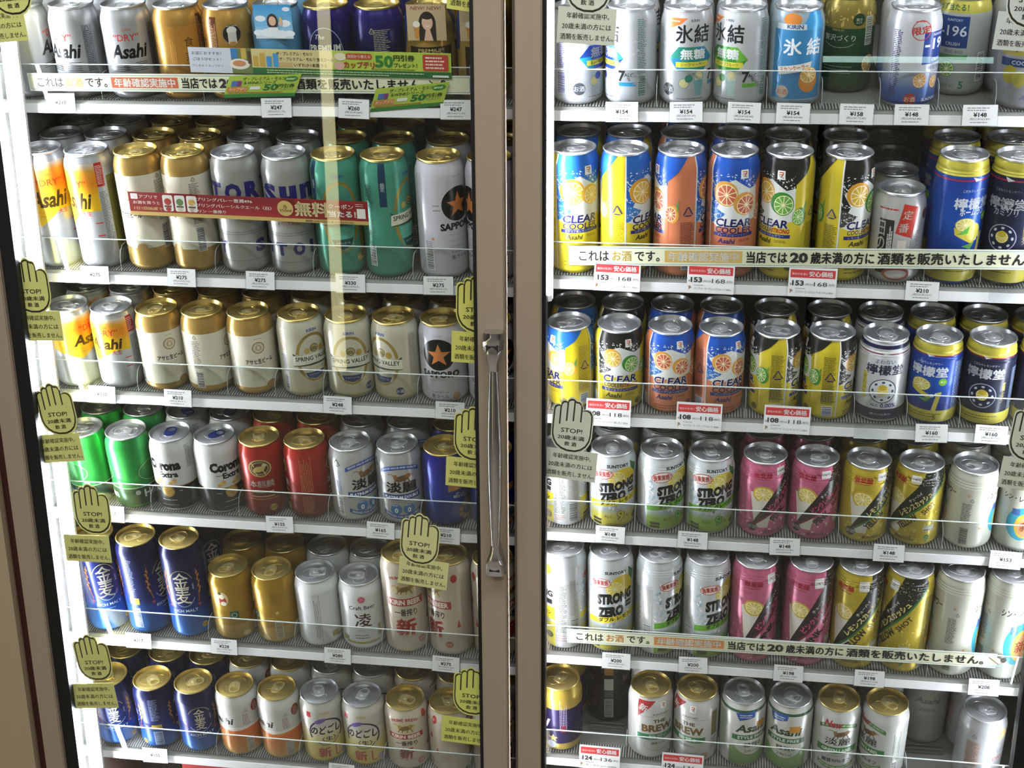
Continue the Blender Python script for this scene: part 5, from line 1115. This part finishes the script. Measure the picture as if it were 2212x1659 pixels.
SALE = [('R2', 1333, 598, '153', '168', '30', 'クリアクーラーシチリア産レモン 500ml', 'tall lemon cans'), ('R2', 1535, 603, '153', '168', '30', 'クリアクーラーグレープフルーツ 500ml', 'tall grapefruit cans'), ('R2', 1755, 610, '153', '168', '30', 'クリアクーラーストロングレモンライム 500ml', 'tall lemon-lime cans'),
        ('R3', 1314, 892, '108', '118', '80', 'クリアクーラーシチリア産レモン 350ml', 'short lemon cans'), ('R3', 1510, 900, '108', '118', '80', 'クリアクーラーグレープフルーツ 350ml', 'short grapefruit cans'), ('R3', 1700, 907, '108', '118', '80', 'クリアクーラーストロングレモンライム 350ml', 'short lemon-lime cans'),
        ('R6', 1295, 1637, '124', '136', '40', 'ザ・ブリュー 350ML', 'the purple cans'), ('R6', 1474, 1654, '124', '136', '40', 'ザ・ブリュー 糖質0 350ML', 'the white cans with green band')]
for n, u, v, p, tx, dc, nm, en in SALE:
    name_en[nm[-3:] + p] = en; sale_tag(n, u, v, p, tx, dc, nm)
for n, u, v in (('R2', 2176, 630), ('R3', 1882, 925)):        # clear holders without a card
    p = on_y(u, v, -4.4); t = empty('tag_holder', (p.x, p.y, z_(p.z)))
    MB().box(-22, 22, -0.5, 0.6, -14, 10).build('plate', MAT['acrylic'], t)
    MB().box(-22, 22, -0.8, 0.9, -15, -14).build('lip', MAT['edge'], t)
    for sx in (-1, 1): MB().plate([(22 * sx, 10), (22 * sx, 15), (12 * sx, 15), (9 * sx, 10)], -0.5, 0.6).build('wing', MAT['acrylic'], t)
    tag(t, f'empty clear tag holder on the {ORD[int(n[1])]} shelf edge, door without handle', 'tag holder')
# ------------------------------------------------------------------ age-check stickers inside the panes
HANDPTS = [(335, 330), (335, 150), (340, 128), (355, 115), (375, 112), (388, 118), (390, 95), (402, 80), (420, 76), (436, 84), (445, 66), (462, 54), (482, 54), (497, 66), (508, 74), (528, 74), (543, 88), (548, 110), (550, 150), (556, 146), (572, 136), (598, 134), (622, 146), (637, 172), (640, 210), (640, 350), (632, 395), (610, 440), (575, 472), (530, 490), (465, 490), (415, 474), (375, 444), (350, 405), (338, 365)]
def sticker(u, v, us, vs, tilt, col, label, plate=True, hand=True):
    """(u, v) centre of the hand, (us, vs) centre of the plate, in the photograph; both lie on the pane"""
    ink = '#2a2512'
    yy = GLASS + 2.6
    ph, pp = on_y(u, v - 4, yy), on_y(us, vs, yy)
    t = empty('age_check_sticker', (pp.x, yy, z_(pp.z))); tag(t, label, 'sticker', None)
    k = 76 / 440.0
    def hp(f): return [((x - 487) * k * f, -(y - 272) * k * f) for x, y in HANDPTS]
    if hand:
        A = Art(); A.poly(hp(1.0), ink); A.poly(hp(0.93), col)
        for x, y0, y1 in ((388, 118, 270), (440, 84, 240), (492, 70, 235), (550, 110, 238)): A.line([((x - 487) * k, -(y0 - 272) * k), ((x - 487) * k, -(y1 - 272) * k)], 2.0, ink)
        A.text('STOP!', 0, -7.5, 6.4, ink, w=29, bold=.015); A.text('20歳未満', 0, -17.5, 6.4, ink, w=36, bold=.02); A.text('飲 酒', 0, -26.5, 6.2, ink, w=16, bold=.02)
        h = link('hand', flat_mesh('hand', A, .3, (hp(1.06), col)), None, t); h.location = ((ph.x - pp.x) * S, -0.0002, (ph.z - pp.z) * S); h.rotation_euler = (0, math.radians(-tilt), 0)
    A = Art()
    A.text('年齢確認実施中。', 1, 11.5, 7.2, ink, w=52, bold=.02); A.text('20歳未満の方には', 0, -1, 7.2, ink, w=60, bold=.02); A.text('酒類を販売しません。', 1, -13.5, 7.2, ink, w=65, bold=.02)
    q = link('plate', flat_mesh('plate', A, .3, (box_pts(71, 43), col)), None, t); q.rotation_euler = (0, math.radians(-tilt), 0)
YEL, CRM = '#efe88e', '#efedd8'
LEFT_ST = [(20, -30, 0, 55, 5, YEL, 'beside the top shelf'), (66, 622, 82, 704, 2, YEL, 'beside the second shelf'), (122, 888, 127, 968, 7, YEL, 'beside the third shelf'), (199, 1104, 189, 1185, 1, YEL, 'beside the fourth shelf'), (201, 1425, 204, 1503, 6, YEL, 'beside the fifth shelf'),
    (1030, 662, 1032, 752, -2, '#e6de70', 'by the third shelf'), (1024, 942, 1018, 1022, -3, '#e8df7c', 'near the handle, by the blue cans'), (907, 1169, 914, 1238, -6, '#ece6a0', 'in front of the beige cans'), (1020, 1498, 1005, 1579, -3, '#eaea70', 'before the lowest beige cans'), (1035, -70, 1030, -12, -8, '#e6de70', 'near the frame, above the top shelf')]
for u, v, us, vs, tl, c, w_ in LEFT_ST: sticker(u, v, us, vs, tl, c, f'yellow hand-shaped age-check sticker on door with handle, {w_}')
for u, v, us, vs, tl, c, w_ in [(1272, -40, 1267, 56, -3, CRM, 'before the blue-hexagon cans'), (1236, 923, 1232, 1004, -5, CRM, 'before the fourth shelf'), (2232, -10, 2218, 70, -4, '#e4e4dc', 'at its hinge side, top shelf'), (2232, 940, 2222, 1026, -5, CRM, 'at its hinge side, fourth shelf')]:
    sticker(u, v, us, vs, tl, c, f'cream hand-shaped age-check sticker on door without handle, {w_}')
# ------------------------------------------------------------------ long notices on the shelf guards
def banner(n, u0, v0, u1, v1, hgt, box_c, sake_c, full, label):
    a, b = on_guard(n, u0, v0, -.5), on_guard(n, u1, v1, -.5)
    w = (b - a).length; A = Art(); x0 = -w / 2
    A.rrect(x0 + 2, -x0 - 2, -hgt / 2 + 2, hgt / 2 - 2, 2, '#4a8a98'); A.rrect(x0 + 2.7, -x0 - 2.7, -hgt / 2 + 2.7, hgt / 2 - 2.7, 2, '#e6e6c4')
    k = full / 560.0                                 # lettering scale against the full notice length
    th = hgt * .52
    def tx(s, xa, xb, c, h=th, bold=.03): A.text(s, x0 + (xa + xb) / 2 * k, 0, h, c, w=(xb - xa) * k, bold=bold)
    tx('これは', 12, 46, '#3a3a38'); tx('お酒', 50, 72, sake_c); tx('です。', 76, 104, '#3a3a38')
    A.rect(x0 + 110 * k, x0 + 197 * k, -hgt * .3, hgt * .3, box_c); tx('年齢確認実施中', 114, 193, '#f3efe2', th * .92)
    tx('当店では', 202, 247, '#2a2a28', th * 1.12, .04); tx('20', 250, 270, '#2a2a28', th * 1.05, .05); tx('歳未満の方に', 273, 342, '#2a2a28', th * 1.12, .04); tx('酒類を販売いたしません。', 346, 508, '#2a2a28', th * 1.12, .04)
    A.ell(x0 + 522 * k, 0, hgt * .28, hgt * .26, '#d9c49a'); A.line([(x0 + 514 * k, hgt * .24), (x0 + 526 * k, -hgt * .22)], 1.4, '#3a322a'); A.ell(x0 + 531 * k, hgt * .1, hgt * .16, hgt * .18, '#33312e'); A.rect(x0 + 515 * k, x0 + 531 * k, -hgt * .36, -hgt * .3, '#7fb8d0')
    m = (a + b) / 2; o = link('age_notice', flat_mesh('age_notice', A, .5, (box_pts(w, hgt), '#e9ead8')), None)
    o.location = (m.x * S, m.y * S, z_(m.z) * S); o.rotation_mode = 'ZYX'; o.rotation_euler = (TILT, -math.atan2(b.z - a.z, b.x - a.x), 0)
    tag(o, label, 'notice')
banner('L1', 62, 177, 1019, 184, 24, '#c4603c', '#d8a45c', 600, 'long age-check notice across the top shelf guard, door with handle')
banner('R2', 1229, 552, 2262, 562, 27, '#d3b060', '#d8b45c', 640, 'long age-check notice across the second shelf guard, door without handle')
banner('R5', 1225, 1373, 2152, 1428, 25, '#cf8a4c', '#d8964c', 640, 'long age-check notice across the fifth shelf guard, door without handle')
# ------------------------------------------------------------------ promotional coupons
def coupon(name, n, u, v, w, h, tilt, art, label, base_c, skew=0.0, t=-2.2):
    p = on_guard(n, u, v, t); A = Art(); art(A, w, h)
    pts = [(-w / 2 - skew, -h / 2), (w / 2 - skew, -h / 2), (w / 2 + skew, h / 2), (-w / 2 + skew, h / 2)]
    if skew: A.L = [([[(x + b / (h / 2) * skew, b) for x, b in q] for q in P], c, m, g) for P, c, m, g in A.L]
    o = link(name, flat_mesh(name, A, .5, (pts, base_c)), None); o.location = (p.x * S, p.y * S, z_(p.z) * S); o.rotation_mode = 'ZYX'; o.rotation_euler = (TILT, math.radians(-tilt), 0); tag(o, label, 'coupon')
def art_long(A, w, h):
    A.rect(-w / 2, -w * .255, -h / 2, h / 2, '#cfd3dc'); A.text('お盆におすすめ！', -w * .43, h * .28, 4.2, '#3a3d4a', w=40, bold=.01); A.text('ごほうびセット！', -w * .43, h * .04, 4.2, '#3a3d4a', w=38, bold=.01); A.text('プレモル × カップデリ', -w * .43, -h * .22, 3.2, '#3a3d4a', w=42)
    A.rect(-w * .335, -w * .255, -h / 2, h / 2, '#6f7d4a'); A.ell(-w * .305, -h * .12, 14, 7, '#e4ded4'); A.ell(-w * .305, -h * .1, 9, 4, '#c98a5c'); A.rect(-w * .335, -w * .31, h * .1, h * .5, '#3a7cb4'); A.rect(-w * .295, -w * .275, h * .08, h * .5, '#c9a84c'); A.rect(-w * .27, -w * .257, -h * .1, h * .4, '#5a3a24')
    A.rect(-w * .255, w / 2, -h * .24, h / 2, '#d9c88c'); A.poly([(w * .05, h / 2), (w / 2, h / 2), (w / 2, -h * .24), (w * .05, -h * .24), (w * .065, h * .13)], '#b4cc4c'); A.rect(-w * .255, w / 2, -h / 2, -h * .24, '#2c6a34')
    for k, c in enumerate(('#c9a648', '#c9a648', '#4a9cd0', '#4a9cd0')): A.rrect(-w * .25 + k * 9, -w * .25 + k * 9 + 7, -h * .2, h * (.22 if k % 2 == 0 else .34), 1, c, .3)
    A.text('ザ・プレミアム・モルツ', -w * .09, h * .34, 4.6, '#2f2a20', w=48, bold=.015); A.text('ザ・プレミアム・モルツ 香るエール', -w * .045, h * .13, 4.6, '#2f2a20', w=72, bold=.015); A.text('いずれか1本買うと', -w * .03, -h * .1, 4.8, '#2f2a20', w=44, bold=.015); A.rect(-w * .15, -w * .10, -h * .18, -h * .02, '#c8a878')
    A.ell(w * .085, h * .28, 8, 5, '#e8e0c0'); A.ell(w * .08, -h * .08, 7, 5.5, '#d8b0a0'); A.rrect(w * .105, w * .205, h * .18, h * .42, 3, '#b8502c'); A.text('次回から使える', w * .155, h * .3, 4, '#f6ead8', w=30, bold=.02); A.text('カップデリ', w * .155, -h * .03, 9, '#b0402c', w=40, bold=.05); A.text('50', w * .25, h * .13, 16, '#2c7a34', w=24, bold=.04); A.text('円引券', w * .325, h * .28, 7.6, '#2f4a24', w=27, bold=.04); A.text('プレゼント！', w * .33, h * .0, 5.6, '#2f4a24', w=30, bold=.03)
    A.fine(w * .2, w * .39, -h * .21, -h * .14, '#5a4a2c', n=1); A.rrect(w * .395, w * .49, -h * .19, h * .44, 2, '#b8402c'); A.fine(w * .405, w * .48, -h * .14, h * .38, '#f0d8c8', n=4, h=2)
    A.fine(-w * .2, w * .4, -h * .46, -h * .28, '#a8c48c', n=2, h=1.6); A.rect(w * .43, w * .49, -h * .44, -h * .36, '#e8ecdc')
coupon('coupon_strip', 'L1', 688, 136, 349, 33, -1.0, art_long, 'long green and yellow coupon strip pinned over the top shelf notice', '#d0c88c', t=-1.6)
def art_small(A, w, h):
    A.rect(-w / 2, w / 2, -h / 2, h / 2, '#a8c048'); A.rect(-w / 2, w / 2, -h / 2, -h * .34, '#3c7a3a'); A.text('ザ・プレミアム・モルツ', 0, h * .34, 4.6, '#33501c', w=58, bold=.03); A.text('＆WINEシリーズ', -4, h * .17, 4.4, '#33501c', w=44, bold=.03)
    A.text('50', w * .13, -h * .06, 9, '#2c6a2c', w=20, bold=.05); A.text('円引券', w * .34, -h * .01, 5.4, '#2c5a24', w=22, bold=.03); A.text('プレゼント！', w * .34, -h * .17, 3.2, '#2c5a24', w=20); A.ell(w * .38, h * .3, 9, 3.6, '#3c7a3a'); A.fine(w * .31, w * .44, h * .26, h * .34, '#cfe0a0', n=2)
    A.rect(-w * .48, -w * .2, -h * .22, -h * .02, '#c8783c'); A.text('カップデリ', -w * .33, -h * .12, 4.4, '#f0dcc0', w=24, bold=.03); A.rect(-w * .16, -w * .02, -h * .14, 0, '#dfe2d8'); A.rect(-w * .44, -w * .3, h * .02, h * .26, '#4a6aa8'); A.rect(-w * .36, -w * .3, h * .02, h * .26, '#7c3a6c'); A.fine(-w * .45, w * .45, -h * .31, -h * .25, '#a85a34', n=1, h=1.2)
coupon('coupon_card', 'L1', 566, 186, 98, 29, 2, art_small, 'slanted green coupon card over the top shelf, beside the long notice box', '#a8c048', skew=7, t=-3.6)
coupon('coupon_card', 'L1', 884, 210, 98, 30, 6, art_small, 'slanted green coupon card over the top shelf, above the 260 price tag', '#a8c048', skew=7, t=-3.6)
def art_red(A, w, h):
    A.rect(-w / 2, w / 2, -h * .34, h / 2, '#8e1f1c'); A.rect(-w / 2, w / 2, -h / 2, -h * .34, '#c9ab62', .2); A.grad(-w * .3, w * .2, -h * .34, h / 2, ((0, '#9a2020'), (1, '#7c1a1a')))
    A.rrect(-w * .49, -w * .46, h * .2, h * .44, 1, '#efe9e0'); A.text('アプリで', -w * .415, h * .32, 4.6, '#f0ead8', w=26, bold=.02); A.text('お酒を買うと', -w * .425, h * .06, 4.4, '#f0ead8', w=38, bold=.02); A.text('1日1回抽選で', -w * .42, -h * .19, 4.6, '#d8b878', w=40, bold=.02)
    for k in range(3): A.rrect(-w * .355 + k * 17, -w * .355 + k * 17 + 14.5, -h * .27, h * .43, 2.5, '#e6e2d8'); A.ell(-w * .355 + k * 17 + 7.2, h * .14, 5, 5, ('#a83a30', '#5a7a44', '#c8a04a')[k]); A.rect(-w * .355 + k * 17 + 2, -w * .355 + k * 17 + 12, -h * .1, -h * .02, '#5a4a3c'); A.ell(-w * .355 + k * 17 + 7.2, -h * .18, 4, 3, ('#a83a30', '#c8c0a8', '#b8a898')[k])
    A.text('スプリングバレー豊潤496', -w * .105, h * .31, 5, '#f4efe6', w=86, bold=.02); A.text('スプリングバレーシルクエール〈白〉', -w * .065, h * .05, 5, '#f4efe6', w=112, bold=.02); A.text('キリン 一番搾り', -w * .16, -h * .2, 4.6, '#f4efe6', w=46, bold=.02)
    A.ell(w * .16, h * .08, 11, 11, '#d2b46c', .3); A.text('各\n350ml', w * .16, h * .08, 10, '#4a2a1c', w=16, bold=.01); A.text('無料', w * .27, h * .09, 20, '#e6d49c', w=46, bold=.04); A.text('クーポン', w * .39, h * .26, 6.6, '#f4efe6', w=34, bold=.02); A.text('当たる！', w * .395, -h * .06, 9, '#f4efe6', w=36, bold=.04)
    A.rect(w * .455, w * .49, -h * .22, h * .2, '#e8e4dc'); A.fine(w * .45, w * .495, h * .26, h * .42, '#e0c0b0', n=2); A.text('期間 8月7日(月)▶8月22日(火)', w * .34, -h * .42, 3.2, '#3a2a1c', w=66, bold=.02)
coupon('promotion_banner', 'L2', 534, 450, 333, 33, -1.2, art_red, 'dark red promotion banner before the tall cans of the second shelf', '#8e1f1c', t=-1.2)
# ------------------------------------------------------------------ paper neck tags on the top shelf cans
def neck_tag(u, v, w, h, kind, label):
    p = on_guard('L1', u, v, Y0 - 34.6); A = Art()
    if kind == 'sky':
        A.grad(-w / 2, w / 2, -h / 2, h / 2, ((0, '#dfe8ee'), (.35, '#7fbfe4'), (1, '#3f9bd8')))
        for x, yy, r in ((-18, 4, 7), (16, -2, 8), (-8, -14, 10), (8, -16, 10), (-22, -14, 7), (22, -15, 7), (20, 16, 5)): A.ell(x * w / 54, yy, r, r * .55, '#eef3f6')
        A.ell(-1, 0, 7.5, 10, '#3a2c28'); A.ell(-1, 1, 4.8, 6, '#e0b8a0'); A.poly([(-10, -16), (8, -16), (5, -7), (-7, -7)], '#eef0f2'); A.ell(10, -2, 2.4, 4, '#e0b8a0'); A.rect(8.6, 11.6, 0, 6, '#e0c070')
    else:
        A.rect(-w / 2, w / 2, -h / 2, h / 2, '#c4ae86'); A.text('NEW! NEW!', 0, h * .40, 4.6, '#8a3a2c', w=w * .78, bold=.01, shear=.2)
        A.ell(1, -1, 11, 15, '#2a1d18'); A.rect(-10, 12, -h / 2, -4, '#2a1d18'); A.ell(1, 0, 7, 9.5, '#dfb89c'); A.ell(1, 8, 7.4, 4, '#2a1d18'); A.ring(1, -2, 3, 2.4, .8, '#f0e8e0', 0, 200, 340); A.poly([(-4, -h / 2), (8, -h / 2), (4, -8), (-1, -8)], '#dfb89c')
        A.poly([(-17, -4), (-9, -4), (-11, -20), (-15, -20)], '#c98a3c'); A.ell(-13, -2, 4.6, 4, '#efe8dc')
    t = empty('neck_tag', (p.x, p.y, z_(p.z))); t.rotation_euler = (TILT, 0, 0)
    pts = []
    for cx, cy, a in ((w / 2 - 4, h / 2 - 4, 0), (-w / 2 + 4, h / 2 - 4, 90), (-w / 2 + 4, -h / 2 + 4, 180), (w / 2 - 4, -h / 2 + 4, 270)): pts += [(cx + 4 * math.cos(math.radians(a + k * 30)), cy + 4 * math.sin(math.radians(a + k * 30))) for k in range(4)]
    link('card', flat_mesh('card', A, .5, (pts, '#c4ae86' if kind != 'sky' else '#7fbfe4')), None, t)
    MB().tube([(-6, .4, h / 2 - 2), (-10, .2, h / 2 + 3), (-8, 1, h / 2 + 7), (0, 2, h / 2 + 9), (8, 1, h / 2 + 7), (10, .2, h / 2 + 3), (6, .4, h / 2 - 2)], .5, 5).build('cord', MAT['lid_gold'], t, smooth=True)
    tag(t, label, 'neck tag', 'neck tags on the top shelf')
neck_tag(590, 47, 50, 43, 'sky', 'blue sky picture tag hung on the sky blue can')
neck_tag(921, 49, 50, 45, 'new', 'tan picture tag with a smiling woman, hung on a gold can')
neck_tag(1035, 50, 50, 45, 'new', 'tan picture tag on the gold can next to the door frame')
# ------------------------------------------------------------------ stock just showing on the lowest shelves
p = on_y(470, 1650, 6); A = Art(); A.text('〈本麒麟〉おいしい', -20, 12, 9, '#efe0d8', w=90, bold=.03)
o = link('red_carton', flat_mesh('red_carton', A, 90, ([(-66, -90), (66, -90), (66, 19), (-66, 19)], '#a8241c')), None)
p7 = on_shelf('L7', 0, 20); o.location = (p.x * S, p7.y * S, z_(on_y(470, 1642, p7.y).z - 19) * S); tag(o, 'red carton with white lettering under the lowest shelf, door with handle', 'carton')
